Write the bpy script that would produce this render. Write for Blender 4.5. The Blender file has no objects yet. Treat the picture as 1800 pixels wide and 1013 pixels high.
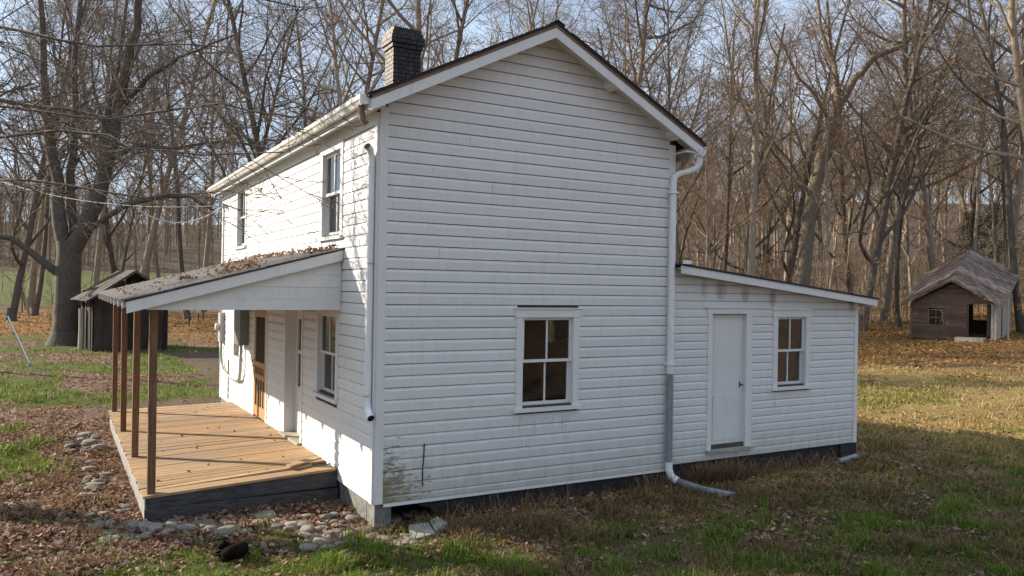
import bpy, math, random
import numpy as np
from mathutils import Vector, Matrix
rad = math.radians
S = bpy.context.scene
COL = S.collection
# ------------------------------------------------------------------ camera
CAM = np.array([-3.4553, -9.4437, 2.6185])
RV = Vector((0.86841332, -0.49557345, 0.01628696))
UV = Vector((-0.01494065, 0.00667937, 0.99986607))
FV = Vector((0.49561586, 0.86854035, 0.00160374))
cd = bpy.data.cameras.new('camera'); cam = bpy.data.objects.new('camera', cd); COL.objects.link(cam)
cd.sensor_width = 36; cd.lens = 27.98; cd.clip_start = .1; cd.clip_end = 3000
cam.matrix_world = Matrix(((RV.x, UV.x, -FV.x, CAM[0]), (RV.y, UV.y, -FV.y, CAM[1]), (RV.z, UV.z, -FV.z, CAM[2]), (0, 0, 0, 1)))
S.camera = cam
# ------------------------------------------------------------------ light
SUN = Vector((-1, 1.05, .665)).normalized()
W = bpy.data.worlds.new('World'); S.world = W; W.use_nodes = True
nt = W.node_tree; nd = nt.nodes; nd.clear(); lk = nt.links
def N(t, tree=None, **kw):
    n = (tree or nt).nodes.new(t)
    for k, v in kw.items(): setattr(n, k, v)
    return n
out = N('ShaderNodeOutputWorld'); bg = N('ShaderNodeBackground'); bg.inputs[1].default_value = .066
sky = N('ShaderNodeTexSky', sky_type='NISHITA', sun_disc=False, sun_elevation=math.asin(SUN.z),
        sun_rotation=math.atan2(SUN.x, SUN.y), air_density=1.0, dust_density=1.0, ozone_density=1.2)
tc = N('ShaderNodeTexCoord'); sep = N('ShaderNodeSeparateXYZ'); lk.new(tc.outputs['Generated'], sep.inputs[0])
zz = N('ShaderNodeMath', operation='MAXIMUM'); lk.new(sep.outputs[2], zz.inputs[0]); zz.inputs[1].default_value = 0
za = N('ShaderNodeMath', operation='ADD'); lk.new(zz.outputs[0], za.inputs[0]); za.inputs[1].default_value = .22
dx = N('ShaderNodeMath', operation='DIVIDE'); lk.new(sep.outputs[0], dx.inputs[0]); lk.new(za.outputs[0], dx.inputs[1])
dy = N('ShaderNodeMath', operation='DIVIDE'); lk.new(sep.outputs[1], dy.inputs[0]); lk.new(za.outputs[0], dy.inputs[1])
cv = N('ShaderNodeCombineXYZ'); lk.new(dx.outputs[0], cv.inputs[0]); lk.new(dy.outputs[0], cv.inputs[1])
cn = N('ShaderNodeTexNoise'); cn.inputs['Scale'].default_value = 1.15; cn.inputs['Detail'].default_value = 7; cn.inputs['Roughness'].default_value = .58
cn.inputs['Distortion'].default_value = .3; lk.new(cv.outputs[0], cn.inputs['Vector'])
cr = N('ShaderNodeValToRGB'); cr.color_ramp.elements[0].position = .36; cr.color_ramp.elements[1].position = .60; lk.new(cn.outputs[0], cr.inputs[0])
cf = N('ShaderNodeMath', operation='MULTIPLY_ADD'); lk.new(cr.outputs[0], cf.inputs[0]); cf.inputs[1].default_value = .6; cf.inputs[2].default_value = .4; cm = N('ShaderNodeMixRGB'); lk.new(cf.outputs[0], cm.inputs[0]); lk.new(sky.outputs[0], cm.inputs[1]); cm.inputs[2].default_value = (7.0, 8.5, 10.8, 1)
lk.new(cm.outputs[0], bg.inputs[0]); lk.new(bg.outputs[0], out.inputs[0])
sd = bpy.data.lights.new('sun', 'SUN'); sun = bpy.data.objects.new('sun', sd); COL.objects.link(sun)
sd.energy = 5; sd.angle = rad(.53); sd.color = (1, .89, .72)
sun.rotation_euler = SUN.to_track_quat('Z', 'Y').to_euler(); sun.location = (-20, 20, 30)
S.view_settings.view_transform = 'Standard'; S.view_settings.look = 'None'; S.view_settings.gamma = 1
S.view_settings.exposure = .95
S.cycles.max_bounces = 6; S.cycles.transparent_max_bounces = 12
# ------------------------------------------------------------------ helpers
rng = random.Random(7); NR = np.random.default_rng(11)
def link(o, parent=None):
    COL.objects.link(o)
    if parent: o.parent = parent
    return o
def tag(o, label, cat, group=None):
    o['label'] = label; o['category'] = cat
    if group: o['group'] = group
    return o
def empty(name, loc=(0, 0, 0), rz=0):
    o = bpy.data.objects.new(name, None); o.location = loc; o.rotation_euler = (0, 0, rz); o.empty_display_size = .2
    return link(o)
def np_mesh(name, V, Q=None, T=None, smooth=False, col=None):
    m = bpy.data.meshes.new(name); V = np.asarray(V, np.float32)
    Q = np.zeros((0, 4), np.int32) if Q is None else np.asarray(Q, np.int32); T = np.zeros((0, 3), np.int32) if T is None else np.asarray(T, np.int32)
    m.vertices.add(len(V)); m.vertices.foreach_set('co', V.ravel())
    nl = Q.size + T.size; m.loops.add(nl); m.loops.foreach_set('vertex_index', np.concatenate([Q.ravel(), T.ravel()]))
    m.polygons.add(len(Q) + len(T))
    ls = np.concatenate([np.arange(len(Q)) * 4, Q.size + np.arange(len(T)) * 3]).astype(np.int32)
    m.polygons.foreach_set('loop_start', ls)
    if smooth: m.polygons.foreach_set('use_smooth', np.ones(len(Q) + len(T), bool))
    m.update(calc_edges=True); m.validate()
    if col is not None:
        a = m.color_attributes.new('Col', 'FLOAT_COLOR', 'POINT'); a.data.foreach_set('color', np.asarray(col, np.float32).ravel())
    return m
class MB:
    def __init__(s, M=None): s.v = []; s.f = []; s.M = M
    def add(s, vs, fs):
        o = len(s.v); s.v += [tuple(s.M(*v)) if s.M else tuple(v) for v in vs]; s.f += [tuple(i + o for i in (f[::-1] if getattr(s.M, 'mirror', False) else f)) for f in fs]; return s
    def hexa(s, p): return s.add(p, [(0, 3, 2, 1), (4, 5, 6, 7), (0, 1, 5, 4), (1, 2, 6, 5), (2, 3, 7, 6), (3, 0, 4, 7)])
    def box(s, x0, x1, y0, y1, z0, z1):
        return s.hexa([(x0, y0, z0), (x1, y0, z0), (x1, y1, z0), (x0, y1, z0), (x0, y0, z1), (x1, y0, z1), (x1, y1, z1), (x0, y1, z1)])
    def prism(s, poly, d0, d1, ax):   # poly in the two other axes, extruded along ax
        n = len(poly); P = []
        for d in (d0, d1):
            for a, b in poly: P.append({0: (d, a, b), 1: (a, d, b), 2: (a, b, d)}[ax])
        return s.add(P, [tuple(range(n))[::-1], tuple(range(n, 2 * n))] + [(i, (i + 1) % n, n + (i + 1) % n, n + i) for i in range(n)])
    def tube(s, pts, r, n=8, cap=True):
        pts = [Vector(p) for p in pts]; rs = r if isinstance(r, (list, tuple)) else [r] * len(pts)
        P = []; prev = None
        for i, p in enumerate(pts):
            t = (pts[min(i + 1, len(pts) - 1)] - pts[max(i - 1, 0)]).normalized()
            a = prev - t * prev.dot(t) if prev is not None else t.cross(Vector((.3, .5, .81)) if abs(t.z) < .95 else Vector((1, 0, 0)))
            a.normalize(); prev = a; b = t.cross(a)
            for k in range(n):
                an = 2 * math.pi * k / n; P.append(p + (a * math.cos(an) + b * math.sin(an)) * rs[i])
        F = [(i * n + k, i * n + (k + 1) % n, (i + 1) * n + (k + 1) % n, (i + 1) * n + k) for i in range(len(pts) - 1) for k in range(n)]
        if cap: F += [tuple(range(n))[::-1], tuple((len(pts) - 1) * n + k for k in range(n))]
        return s.add(P, F)
    def obj(s, name, mat, parent=None, smooth=False):
        m = bpy.data.meshes.new(name); m.from_pydata(s.v, [], s.f)
        if smooth:
            m.polygons.foreach_set('use_smooth', [len(p.vertices) == 4 for p in m.polygons])
        m.materials.append(mat); m.update(); return link(bpy.data.objects.new(name, m), parent)
def mobj(name, mesh, mat, parent=None):
    if mat and not mesh.materials: mesh.materials.append(mat)
    return link(bpy.data.objects.new(name, mesh), parent)
def vnoise(x, y, seed=0):
    x = np.asarray(x, float); y = np.asarray(y, float); xi = np.floor(x); yi = np.floor(y); fx = x - xi; fy = y - yi
    def h(a, b): v = np.sin(a * 127.1 + b * 311.7 + seed * 74.7) * 43758.5453; return v - np.floor(v)
    u = fx * fx * (3 - 2 * fx); v = fy * fy * (3 - 2 * fy)
    return (h(xi, yi) * (1 - u) + h(xi + 1, yi) * u) * (1 - v) + (h(xi, yi + 1) * (1 - u) + h(xi + 1, yi + 1) * u) * v
def fbm(x, y, seed=0, o=4):
    t = 0; a = .5; 
    for i in range(o): t = t + a * vnoise(x * 2 ** i, y * 2 ** i, seed + i * 3.3); a *= .5
    return t / (1 - .5 ** o)
def sst(a, b, x): t = np.clip((x - a) / (b - a), 0, 1); return t * t * (3 - 2 * t)
def dl(x, y):
    return (x - CAM[0]) * .4956 + (y - CAM[1]) * .8685, (x - CAM[0]) * .8685 - (y - CAM[1]) * .4956
def ground(x, y):
    x = np.asarray(x, float); y = np.asarray(y, float); d, l = dl(x, y); dd = np.minimum(np.maximum(0, d - 14), 190)
    z = -.36 + .00025 * dd ** 2 + .002 * np.minimum(np.maximum(0, l - 8), 60) ** 2 * np.clip((d - 15) / 25, 0, 1)
    z = z + .12 * np.clip(d - 120, 0, 260) * sst(-40, 40, l) + .10 * np.clip(d - 175, 0, 300) * (1 - sst(-40, 40, l))
    z = z - .08 * np.exp(-((x - .1) ** 2 + (y + .2) ** 2) / .5) + .06 * sst(3, 9, x) * np.exp(-((y + .0) / 1.2) ** 2) * (d < 30)
    z = z + (fbm(x * 1.9, y * 1.9, 8, 3) - .5) * .10 * sst(6.5, 8, d) * (1 - sst(60, 90, d)) * (np.maximum(np.maximum(-x - 2.6, x - 9.3), np.maximum(-y - .35, y - 11)) > 0)
    z = z + (fbm(x * .5, y * .5, 2) - .5) * .10 * sst(9, 13, d) + (fbm(x * .08, y * .08, 5) - .5) * .0 
    return z
def gz(x, y): return float(ground(x, y))
# ------------------------------------------------------------------ materials
def newmat(name, rough=.8, spec=.3):
    m = bpy.data.materials.new(name); m.use_nodes = True; t = m.node_tree; b = t.nodes['Principled BSDF']
    b.inputs['Roughness'].default_value = rough; b.inputs['Specular IOR Level'].default_value = spec
    return m, t, b
def noise_node(t, scale, detail=5, rough=.6, stretch=None, coord='Object', dist=0):
    c = N('ShaderNodeTexCoord', t); n = N('ShaderNodeTexNoise', t); n.inputs['Scale'].default_value = scale
    n.inputs['Detail'].default_value = detail; n.inputs['Roughness'].default_value = rough; n.inputs['Distortion'].default_value = dist
    if stretch:
        mp = N('ShaderNodeMapping', t); mp.inputs['Scale'].default_value = stretch; t.links.new(c.outputs[coord], mp.inputs[0]); t.links.new(mp.outputs[0], n.inputs['Vector'])
    else: t.links.new(c.outputs[coord], n.inputs['Vector'])
    return n
def ramp(t, src, stops):
    r = N('ShaderNodeValToRGB', t); e = r.color_ramp.elements
    while len(e) < len(stops): e.new(.5)
    for i, (p, c) in enumerate(stops): e[i].position = p; e[i].color = (*c, 1) if len(c) == 3 else c
    t.links.new(src, r.inputs[0]); return r
def mixc(t, fac, a, b, mode='MIX'):
    m = N('ShaderNodeMixRGB', t, blend_type=mode)
    for s, i in ((fac, 0), (a, 1), (b, 2)):
        if isinstance(s, (int, float)): m.inputs[i].default_value = s
        elif isinstance(s, tuple): m.inputs[i].default_value = (*s, 1)
        else: t.links.new(s, m.inputs[i])
    return m.outputs[0]
def math_(t, op, a, b=None, clamp=False):
    m = N('ShaderNodeMath', t, operation=op, use_clamp=clamp)
    for i, s in enumerate((a, b)):
        if s is None: continue
        if isinstance(s, (int, float)): m.inputs[i].default_value = s
        else: t.links.new(s, m.inputs[i])
    return m.outputs[0]
def bump(t, b, h, strength=.3, dist=.01):
    n = N('ShaderNodeBump', t); n.inputs['Strength'].default_value = strength; n.inputs['Distance'].default_value = dist
    t.links.new(h, n.inputs['Height']); t.links.new(n.outputs[0], b.inputs['Normal'])
def simple(name, c1, c2, scale=8, rough=.8, stretch=None, bs=.3, bd=.005, spec=.3, lo=.35, hi=.65, metal=0, var=0):
    m, t, b = newmat(name, rough, spec); n = noise_node(t, scale, 6, .62, stretch)
    r = ramp(t, n.outputs[0], [(lo, c1), (hi, c2)]); o = r.outputs[0]
    if var:
        oi = N('ShaderNodeObjectInfo', t); v = math_(t, 'MULTIPLY_ADD', oi.outputs['Random'], var); v.node.inputs[2].default_value = 1 - var / 2
        hs = N('ShaderNodeHueSaturation', t); t.links.new(v, hs.inputs['Value']); t.links.new(o, hs.inputs['Color']); o = hs.outputs[0]
    t.links.new(o, b.inputs['Base Color']); b.inputs['Metallic'].default_value = metal
    if bs: bump(t, b, n.outputs[0], bs, bd)
    return m
def spot(t, co, c, rx, rz, ax='X'):   # soft ellipse in house coordinates, on wall along ax
    s = N('ShaderNodeSeparateXYZ', t); t.links.new(co, s.inputs[0])
    a = math_(t, 'DIVIDE', math_(t, 'SUBTRACT', s.outputs[ax], c[0]), rx); z = math_(t, 'DIVIDE', math_(t, 'SUBTRACT', s.outputs['Z'], c[1]), rz)
    q = math_(t, 'ADD', math_(t, 'MULTIPLY', a, a), math_(t, 'MULTIPLY', z, z)); return math_(t, 'SUBTRACT', 1.0, q, True)
def paint_mat(name, gable=True, base=(.66, .665, .66)):
    m, t, b = newmat(name, .5, .35); c = N('ShaderNodeTexCoord', t).outputs['Object']
    oi = N('ShaderNodeObjectInfo', t)
    n1 = noise_node(t, .9, 5, .6); n2 = noise_node(t, 9, 6, .7, (1, 1, .35)); n3 = noise_node(t, 30, 6, .75, (.25, .25, 1)); n4 = noise_node(t, 5, 5, .6, (6, 6, .5))
    col = mixc(t, math_(t, 'MULTIPLY', n1.outputs[0], .5), base, (base[0] * .9, base[1] * .9, base[2] * .87))
    dirt = ramp(t, n2.outputs[0], [(.5, (0, 0, 0)), (.75, (1, 1, 1))]); col = mixc(t, math_(t, 'MULTIPLY', dirt.outputs[0], .22), col, (.36, .35, .31))
    strk = ramp(t, n4.outputs[0], [(.52, (0, 0, 0)), (.8, (1, 1, 1))]); col = mixc(t, math_(t, 'MULTIPLY', strk.outputs[0], .22), col, (.38, .37, .33))
    # small chips everywhere, heavy peeling low at the near corner
    s = N('ShaderNodeSeparateXYZ', t); t.links.new(c, s.inputs[0])
    chips = ramp(t, n3.outputs[0], [(.665, (0, 0, 0)), (.71, (1, 1, 1))]); fac = math_(t, 'MULTIPLY', chips.outputs[0], .6)
    if gable:
        low = math_(t, 'MULTIPLY', math_(t, 'SUBTRACT', 1.15, s.outputs['Z'], True), math_(t, 'SUBTRACT', 1.0, math_(t, 'DIVIDE', s.outputs['X'], 1.1), True))
        thr = math_(t, 'MULTIPLY_ADD', low, .3); thr.node.inputs[2].default_value = 0
        pe = math_(t, 'ADD', n3.outputs[0], thr); pr = ramp(t, pe, [(.69, (0, 0, 0)), (.71, (1, 1, 1))]); fac = math_(t, 'MAXIMUM', fac, pr.outputs[0])
        for cc, rx, rz in (((2.24, .36), .13, .04), ((2.6, .34), .05, .03)):
            sp = math_(t, 'ADD', spot(t, c, cc, rx * 1.6, rz * 1.6), math_(t, 'MULTIPLY', n3.outputs[0], 1.1)); pr = ramp(t, sp, [(1.12, (0, 0, 0)), (1.16, (1, 1, 1))]); fac = math_(t, 'MAXIMUM', fac, pr.outputs[0])
    if gable:
        grime = math_(t, 'MULTIPLY', math_(t, 'SUBTRACT', 1.0, math_(t, 'MULTIPLY', math_(t, 'ADD', s.outputs['Z'], .1), 1.6), True), math_(t, 'MULTIPLY', n2.outputs[0], 1.3), True); col = mixc(t, math_(t, 'MULTIPLY', grime, .75), col, (.3, .28, .23))
    wood = mixc(t, n2.outputs[0], (.16, .14, .115), (.3, .27, .22))
    col = mixc(t, fac, col, wood)
    if gable:
        moss = math_(t, 'MULTIPLY', math_(t, 'SUBTRACT', .45, s.outputs['Z'], True), math_(t, 'SUBTRACT', 1.0, math_(t, 'DIVIDE', s.outputs['X'], .9), True))
        col = mixc(t, math_(t, 'MULTIPLY', moss, math_(t, 'MULTIPLY', n2.outputs[0], 2.6), True), col, (.2, .19, .07))
        for cx, cz, rx, rz, st in ((5.42, 2.69, .06, .14, .3), (5.78, 2.67, .1, .15, .45), (6.32, 2.6, .08, .11, .5), (6.95, 2.54, .08, .13, .65), (9.0, 2.42, .1, .1, .5)):
            sp = math_(t, 'MULTIPLY', spot(t, c, (cx, cz), rx * 1.4, rz * 1.4), math_(t, 'MULTIPLY', n2.outputs[0], 1.9 * st), True); col = mixc(t, sp, col, (.2, .085, .03))
        for cx, cz, rx, rz in ((2.15, .62, .12, .34), (2.85, .62, .12, .34), (2.5, .75, .5, .12), (7.2, .75, .25, .35)):
            sp = math_(t, 'MULTIPLY', spot(t, c, (cx, cz), rx * 1.3, rz * 1.3), math_(t, 'MULTIPLY', strk.outputs[0], .8), True); col = mixc(t, sp, col, (.2, .18, .15))
    v = math_(t, 'MULTIPLY_ADD', oi.outputs['Random'], .07); v.node.inputs[2].default_value = .965
    hs = N('ShaderNodeHueSaturation', t); t.links.new(v, hs.inputs['Value']); t.links.new(col, hs.inputs['Color'])
    t.links.new(hs.outputs[0], b.inputs['Base Color']); bump(t, b, n3.outputs[0], .25, .003)
    return m
M = {}
M['paint'] = paint_mat('white_paint'); M['trim'] = paint_mat('trim_paint', False, (.69, .69, .68)); M['front'] = paint_mat('front_paint', False, (.70, .70, .69))
M['core'] = simple('wall_core', (.05, .042, .035), (.09, .075, .06), 3)
M['plaster'] = simple('plaster', (.2, .16, .11), (.26, .21, .15), 2)
M['floorin'] = simple('inside_floor', (.12, .07, .04), (.2, .12, .07), 4)
M['black'] = simple('black_parging', (.016, .016, .018), (.035, .034, .036), 14, .75, bs=.6, bd=.02)
M['greyblock'] = simple('grey_parging', (.11, .11, .105), (.22, .215, .2), 10, .9, bs=.5, bd=.01)
M['shingle'] = simple('shingles', (.02, .019, .02), (.055, .05, .048), 60, .9, bs=.6, bd=.005)
M['rollroof'] = simple('roll_roofing', (.05, .047, .046), (.10, .095, .09), 25, .85, (1, .25, 1), .4, .005, lo=.3, hi=.7, var=.25)
M['dripwood'] = simple('bare_roof_edge', (.13, .08, .055), (.24, .16, .12), 12, .8, (1, 6, 6))
M['deck'] = simple('deck_wood', (.22, .13, .065), (.50, .325, .175), 5, .75, (1.2, 14, 6), .5, .004, lo=.28, hi=.7, var=.45)
def worn(m, col, sc, lo, hi, amt):
    t = m.node_tree; b = t.nodes['Principled BSDF']; l = b.inputs['Base Color'].links[0]; src = l.from_socket; n = noise_node(t, sc, 4, .6)
    f = ramp(t, n.outputs[0], [(lo, (0, 0, 0)), (hi, (amt,) * 3)]); t.links.new(mixc(t, f.outputs[0], src, col), b.inputs['Base Color'])
worn(M['deck'], (.27, .205, .155), .75, .42, .62, .6)
M['post'] = simple('post_wood', (.115, .058, .03), (.22, .12, .064), 6, .7, (9, 9, .6), .4, .004, var=.25)
M['skirt'] = simple('skirt_paint', (.03, .03, .034), (.075, .073, .075), 6, .75, (1, 1, 5), .4, .006)
M['skirtside'] = simple('skirt_side', (.2, .19, .18), (.33, .31, .29), 8, .8)
M['pine'] = simple('pine_varnish', (.36, .19, .075), (.5, .29, .125), 6, .45, (6, 6, .5), .2, .003, var=.15)
M['screen'] = simple('screen_mesh', (.03, .02, .014), (.05, .034, .024), 300, .9, bs=0)
M['metalwhite'] = simple('white_metal', (.66, .67, .67), (.76, .77, .77), 5, .4, (3, 3, .6), .1, .002)
M['rustwhite'] = simple('stained_gutter', (.38, .33, .25), (.66, .65, .62), 7, .45, (1, 1, 1), .1, .002, lo=.36, hi=.5)
M['greypipe'] = simple('grey_pipe', (.17, .19, .2), (.26, .28, .29), 6, .45, (3, 3, .8), .1, .002)
M['box'] = simple('grey_enamel', (.36, .37, .36), (.46, .47, .46), 4, .4, bs=0); M['panel'] = simple('panel_enamel', (.16, .17, .165), (.21, .22, .21), 4, .45, bs=0)
M['dark'] = simple('shade_black', (.006, .006, .006), (.012, .012, .012), 5, .9, bs=0)  # near-black colour standing in for shade inside holes and under the deck
M['brick'] = simple('painted_brick', (.02, .02, .022), (.06, .056, .056), 20, .8, bs=.6, bd=.01, var=.5)
M['mortar'] = simple('dark_mortar', (.02, .02, .02), (.045, .043, .042), 30, .95)
M['curtain'] = simple('curtain', (.68, .66, .62), (.78, .76, .72), 3, .9, bs=0)
M['stone'] = simple('river_stone', (.13, .115, .095), (.28, .25, .205), 7, .85, bs=.5, bd=.02, var=.5)
M['slab'] = simple('flagstone', (.22, .22, .18), (.36, .35, .29), 5, .9, bs=.4, bd=.01)
M['bark'] = simple('bark', (.05, .04, .032), (.15, .122, .098), 7, .95, (3, 3, .5), .9, .03, lo=.3, hi=.7, var=.5)
M['bark2'] = simple('tan_bark', (.15, .115, .082), (.38, .305, .23), 6, .95, (3, 3, .5), .8, .03, lo=.3, hi=.7, var=.5)
M['twig'] = simple('twig_bark', (.11, .086, .066), (.21, .168, .132), 3, .9, bs=0, var=.4)
M['twig2'] = simple('tan_twig_bark', (.15, .105, .068), (.28, .205, .14), 3, .9, bs=0, var=.4)
M['plank'] = simple('dark_plank', (.014, .010, .008), (.07, .048, .036), 4, .9, (8, 8, .5), .6, .01, lo=.3, hi=.75, var=.9)
M['clap'] = simple('weathered_clapboard', (.06, .036, .024), (.20, .13, .09), 5, .9, (.6, .6, 8), .6, .01, lo=.3, hi=.72, var=.6)
M['tin'] = simple('rusty_tin', (.11, .052, .03), (.36, .28, .225), 3.0, .65, (2.4, .6, 1), .3, .01, lo=.40, hi=.66, var=.8)
M['oldroof'] = simple('old_shed_roof', (.04, .032, .026), (.11, .085, .07), 5, .9, (1, 1, 1), .5, .01)
M['palewood'] = simple('pale_wood', (.3, .26, .2), (.5, .45, .38), 6, .85, (6, 6, .6))
M['fur'] = simple('dark_fur', (.005, .0045, .004), (.022, .012, .008), 14, .95, spec=.05, bs=.8, bd=.01, lo=.4, hi=.75)
M['cable'] = simple('black_cable', (.02, .02, .02), (.04, .04, .04), 5, .6, bs=0)
M['palecable'] = simple('pale_cable', (.4, .4, .4), (.5, .5, .5), 5, .5, bs=0)
M['concrete'] = simple('concrete', (.27, .25, .2), (.4, .37, .3), 6, .9, bs=.4)
def glass_mat():
    m, t, b = newmat('window_glass'); t.nodes.remove(b); o = t.nodes['Material Output']
    tr = N('ShaderNodeBsdfTransparent', t); tr.inputs[0].default_value = (.75, .77, .75, 1); gl = N('ShaderNodeBsdfGlossy', t); gl.inputs['Roughness'].default_value = .02
    fr = N('ShaderNodeFresnel', t); fr.inputs[0].default_value = 1.5; f2 = math_(t, 'MULTIPLY_ADD', fr.outputs[0], .75); f2.node.inputs[2].default_value = .01
    nz = noise_node(t, 2.5, 2, .5); bp = N('ShaderNodeBump', t); bp.inputs['Strength'].default_value = .08; bp.inputs['Distance'].default_value = .02
    t.links.new(nz.outputs[0], bp.inputs['Height']); t.links.new(bp.outputs[0], gl.inputs['Normal'])
    mx = N('ShaderNodeMixShader', t); t.links.new(f2, mx.inputs[0]); t.links.new(tr.outputs[0], mx.inputs[1]); t.links.new(gl.outputs[0], mx.inputs[2]); t.links.new(mx.outputs[0], o.inputs[0])
    return m
M['glass'] = glass_mat()
def attr_mat(name, rough=.9, trans=0):
    m, t, b = newmat(name, rough, .2); a = N('ShaderNodeAttribute', t, attribute_name='Col'); t.links.new(a.outputs['Color'], b.inputs['Base Color'])
    if trans:
        o = t.nodes['Material Output']; tl = N('ShaderNodeBsdfTranslucent', t); t.links.new(a.outputs['Color'], tl.inputs[0]); mx = N('ShaderNodeMixShader', t); mx.inputs[0].default_value = trans
        t.links.new(b.outputs[0], mx.inputs[1]); t.links.new(tl.outputs[0], mx.inputs[2]); t.links.new(mx.outputs[0], o.inputs[0])
    return m
M['leaf'] = attr_mat('dead_leaf', .75, .25); M['blade'] = attr_mat('grass_blade', .6, .35)
# ------------------------------------------------------------------ ground
def masks(x, y):
    d, l = dl(x, y)
    n1 = fbm(x * .45, y * .45, 1); n2 = fbm(x * 1.3, y * 1.3, 9); n3 = fbm(x * .16, y * .16, 21)
    ddx = np.maximum(np.maximum(-2.5 - x, x - 0), 0); ddy = np.maximum(np.maximum(1.38 - y, y - 9.1), 0); dk = np.hypot(ddx, ddy)
    leaf = .12 + .6 * sst(.47, .62, n1 + (n2 - .5) * .6)
    leaf = np.maximum(leaf, sst(2.0, .8, dk + (n2 - .5) * 1.6) * .95)
    green = sst(.40, .56, 1.02 - n1 - (n2 - .5) * .5) * .95
    green = np.where(dk < 2.6, green * sst(.7, 1.8, dk + (n2 - .5) * 1.4), green)
    straw = .25 * n2 + 0 * x
    # beside the gable wall: brown litter and dry grass, then shaded lawn
    right = sst(.2, 1.2, x + (n2 - .5)) * (d < 34); strip = right * sst(-2.0, -1.0, y + (n2 - .5) * 1.0 + .07 * np.maximum(x - 3, 0)) * (y < 8)
    lawn = right * (1 - strip) * (y < 6)
    leaf = np.where(right > .3, .45 * strip + .6 * sst(.46, .62, n2) * lawn, leaf); straw = np.where(right > .3, .8 * strip + .75 * lawn * n1, straw)
    green = np.where(right > .3, .1 * strip + lawn * (.32 + .55 * sst(.36, .58, n1 * .5 + n2 * .5)), green)
    fr = sst(11, 16, x + (n1 - .5) * 5) * sst(5, 9, l)
    straw = straw * (1 - fr) + fr * (.45 + .5 * n1); green = green * (1 - fr) + fr * sst(.5, .62, n1 * .6 + n2 * .4) * .55; leaf = leaf * (1 - fr) + fr * .25
    forest = sst(27, 37, d + (n1 - .5) * 12) * sst(2, 10, l) ; bl = sst(38, 48, d + (n3 - .5) * 10) * (1 - sst(2, 10, l)) * (1 - sst(66, 76, d + (n3 - .5) * 12))
    forest = np.maximum(forest, bl * .85)
    mead = sst(66, 76, d + (n3 - .5) * 12) * (1 - sst(2, 10, l)) * (1 - sst(150, 165, d)); green = np.maximum(green * (1 - bl), mead); leaf = leaf * (1 - mead); straw = straw * (1 - .7 * mead)
    forest = np.maximum(forest, sst(150, 165, d)); beh = np.maximum(sst(5, -2, d), sst(-6.2, -8, y)); green = green * (1 - beh); straw = straw * (1 - beh); leaf = np.maximum(leaf * (1 - beh), beh); forest = forest * (1 - beh)
    dirt = np.exp(-(((x + 1.2) / 1.9) ** 2 + ((y - 11.2) / 1.7) ** 2) ** 2)
    green = green * (1 - dirt); straw = straw * (1 - dirt); leaf = leaf * (1 - .8 * dirt)
    k = 1 - forest; return np.stack([green * k, straw * k, leaf * k, forest], -1)
def axis(lo, hi, near0, near1, fine, growth=1.09):
    a = list(np.arange(near0, near1, fine)); s = fine
    while a[-1] < hi: s *= growth; a.append(a[-1] + s)
    s = fine
    while a[0] > lo: s *= growth; a.insert(0, a[0] - s)
    return np.array(a)
gx = axis(-420, 560, -9, 14, .2); gy = axis(-170, 620, -7, 14, .2)
X, Y = np.meshgrid(gx, gy); Zg = ground(X, Y); Vg = np.stack([X, Y, Zg], -1).reshape(-1, 3)
nx, ny = len(gx), len(gy); idx = np.arange(nx * ny).reshape(ny, nx)
Qg = np.stack([idx[:-1, :-1], idx[:-1, 1:], idx[1:, 1:], idx[1:, :-1]], -1).reshape(-1, 4)
gm = np_mesh('ground', Vg, Qg, None, True, masks(X, Y).reshape(-1, 4))
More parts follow.
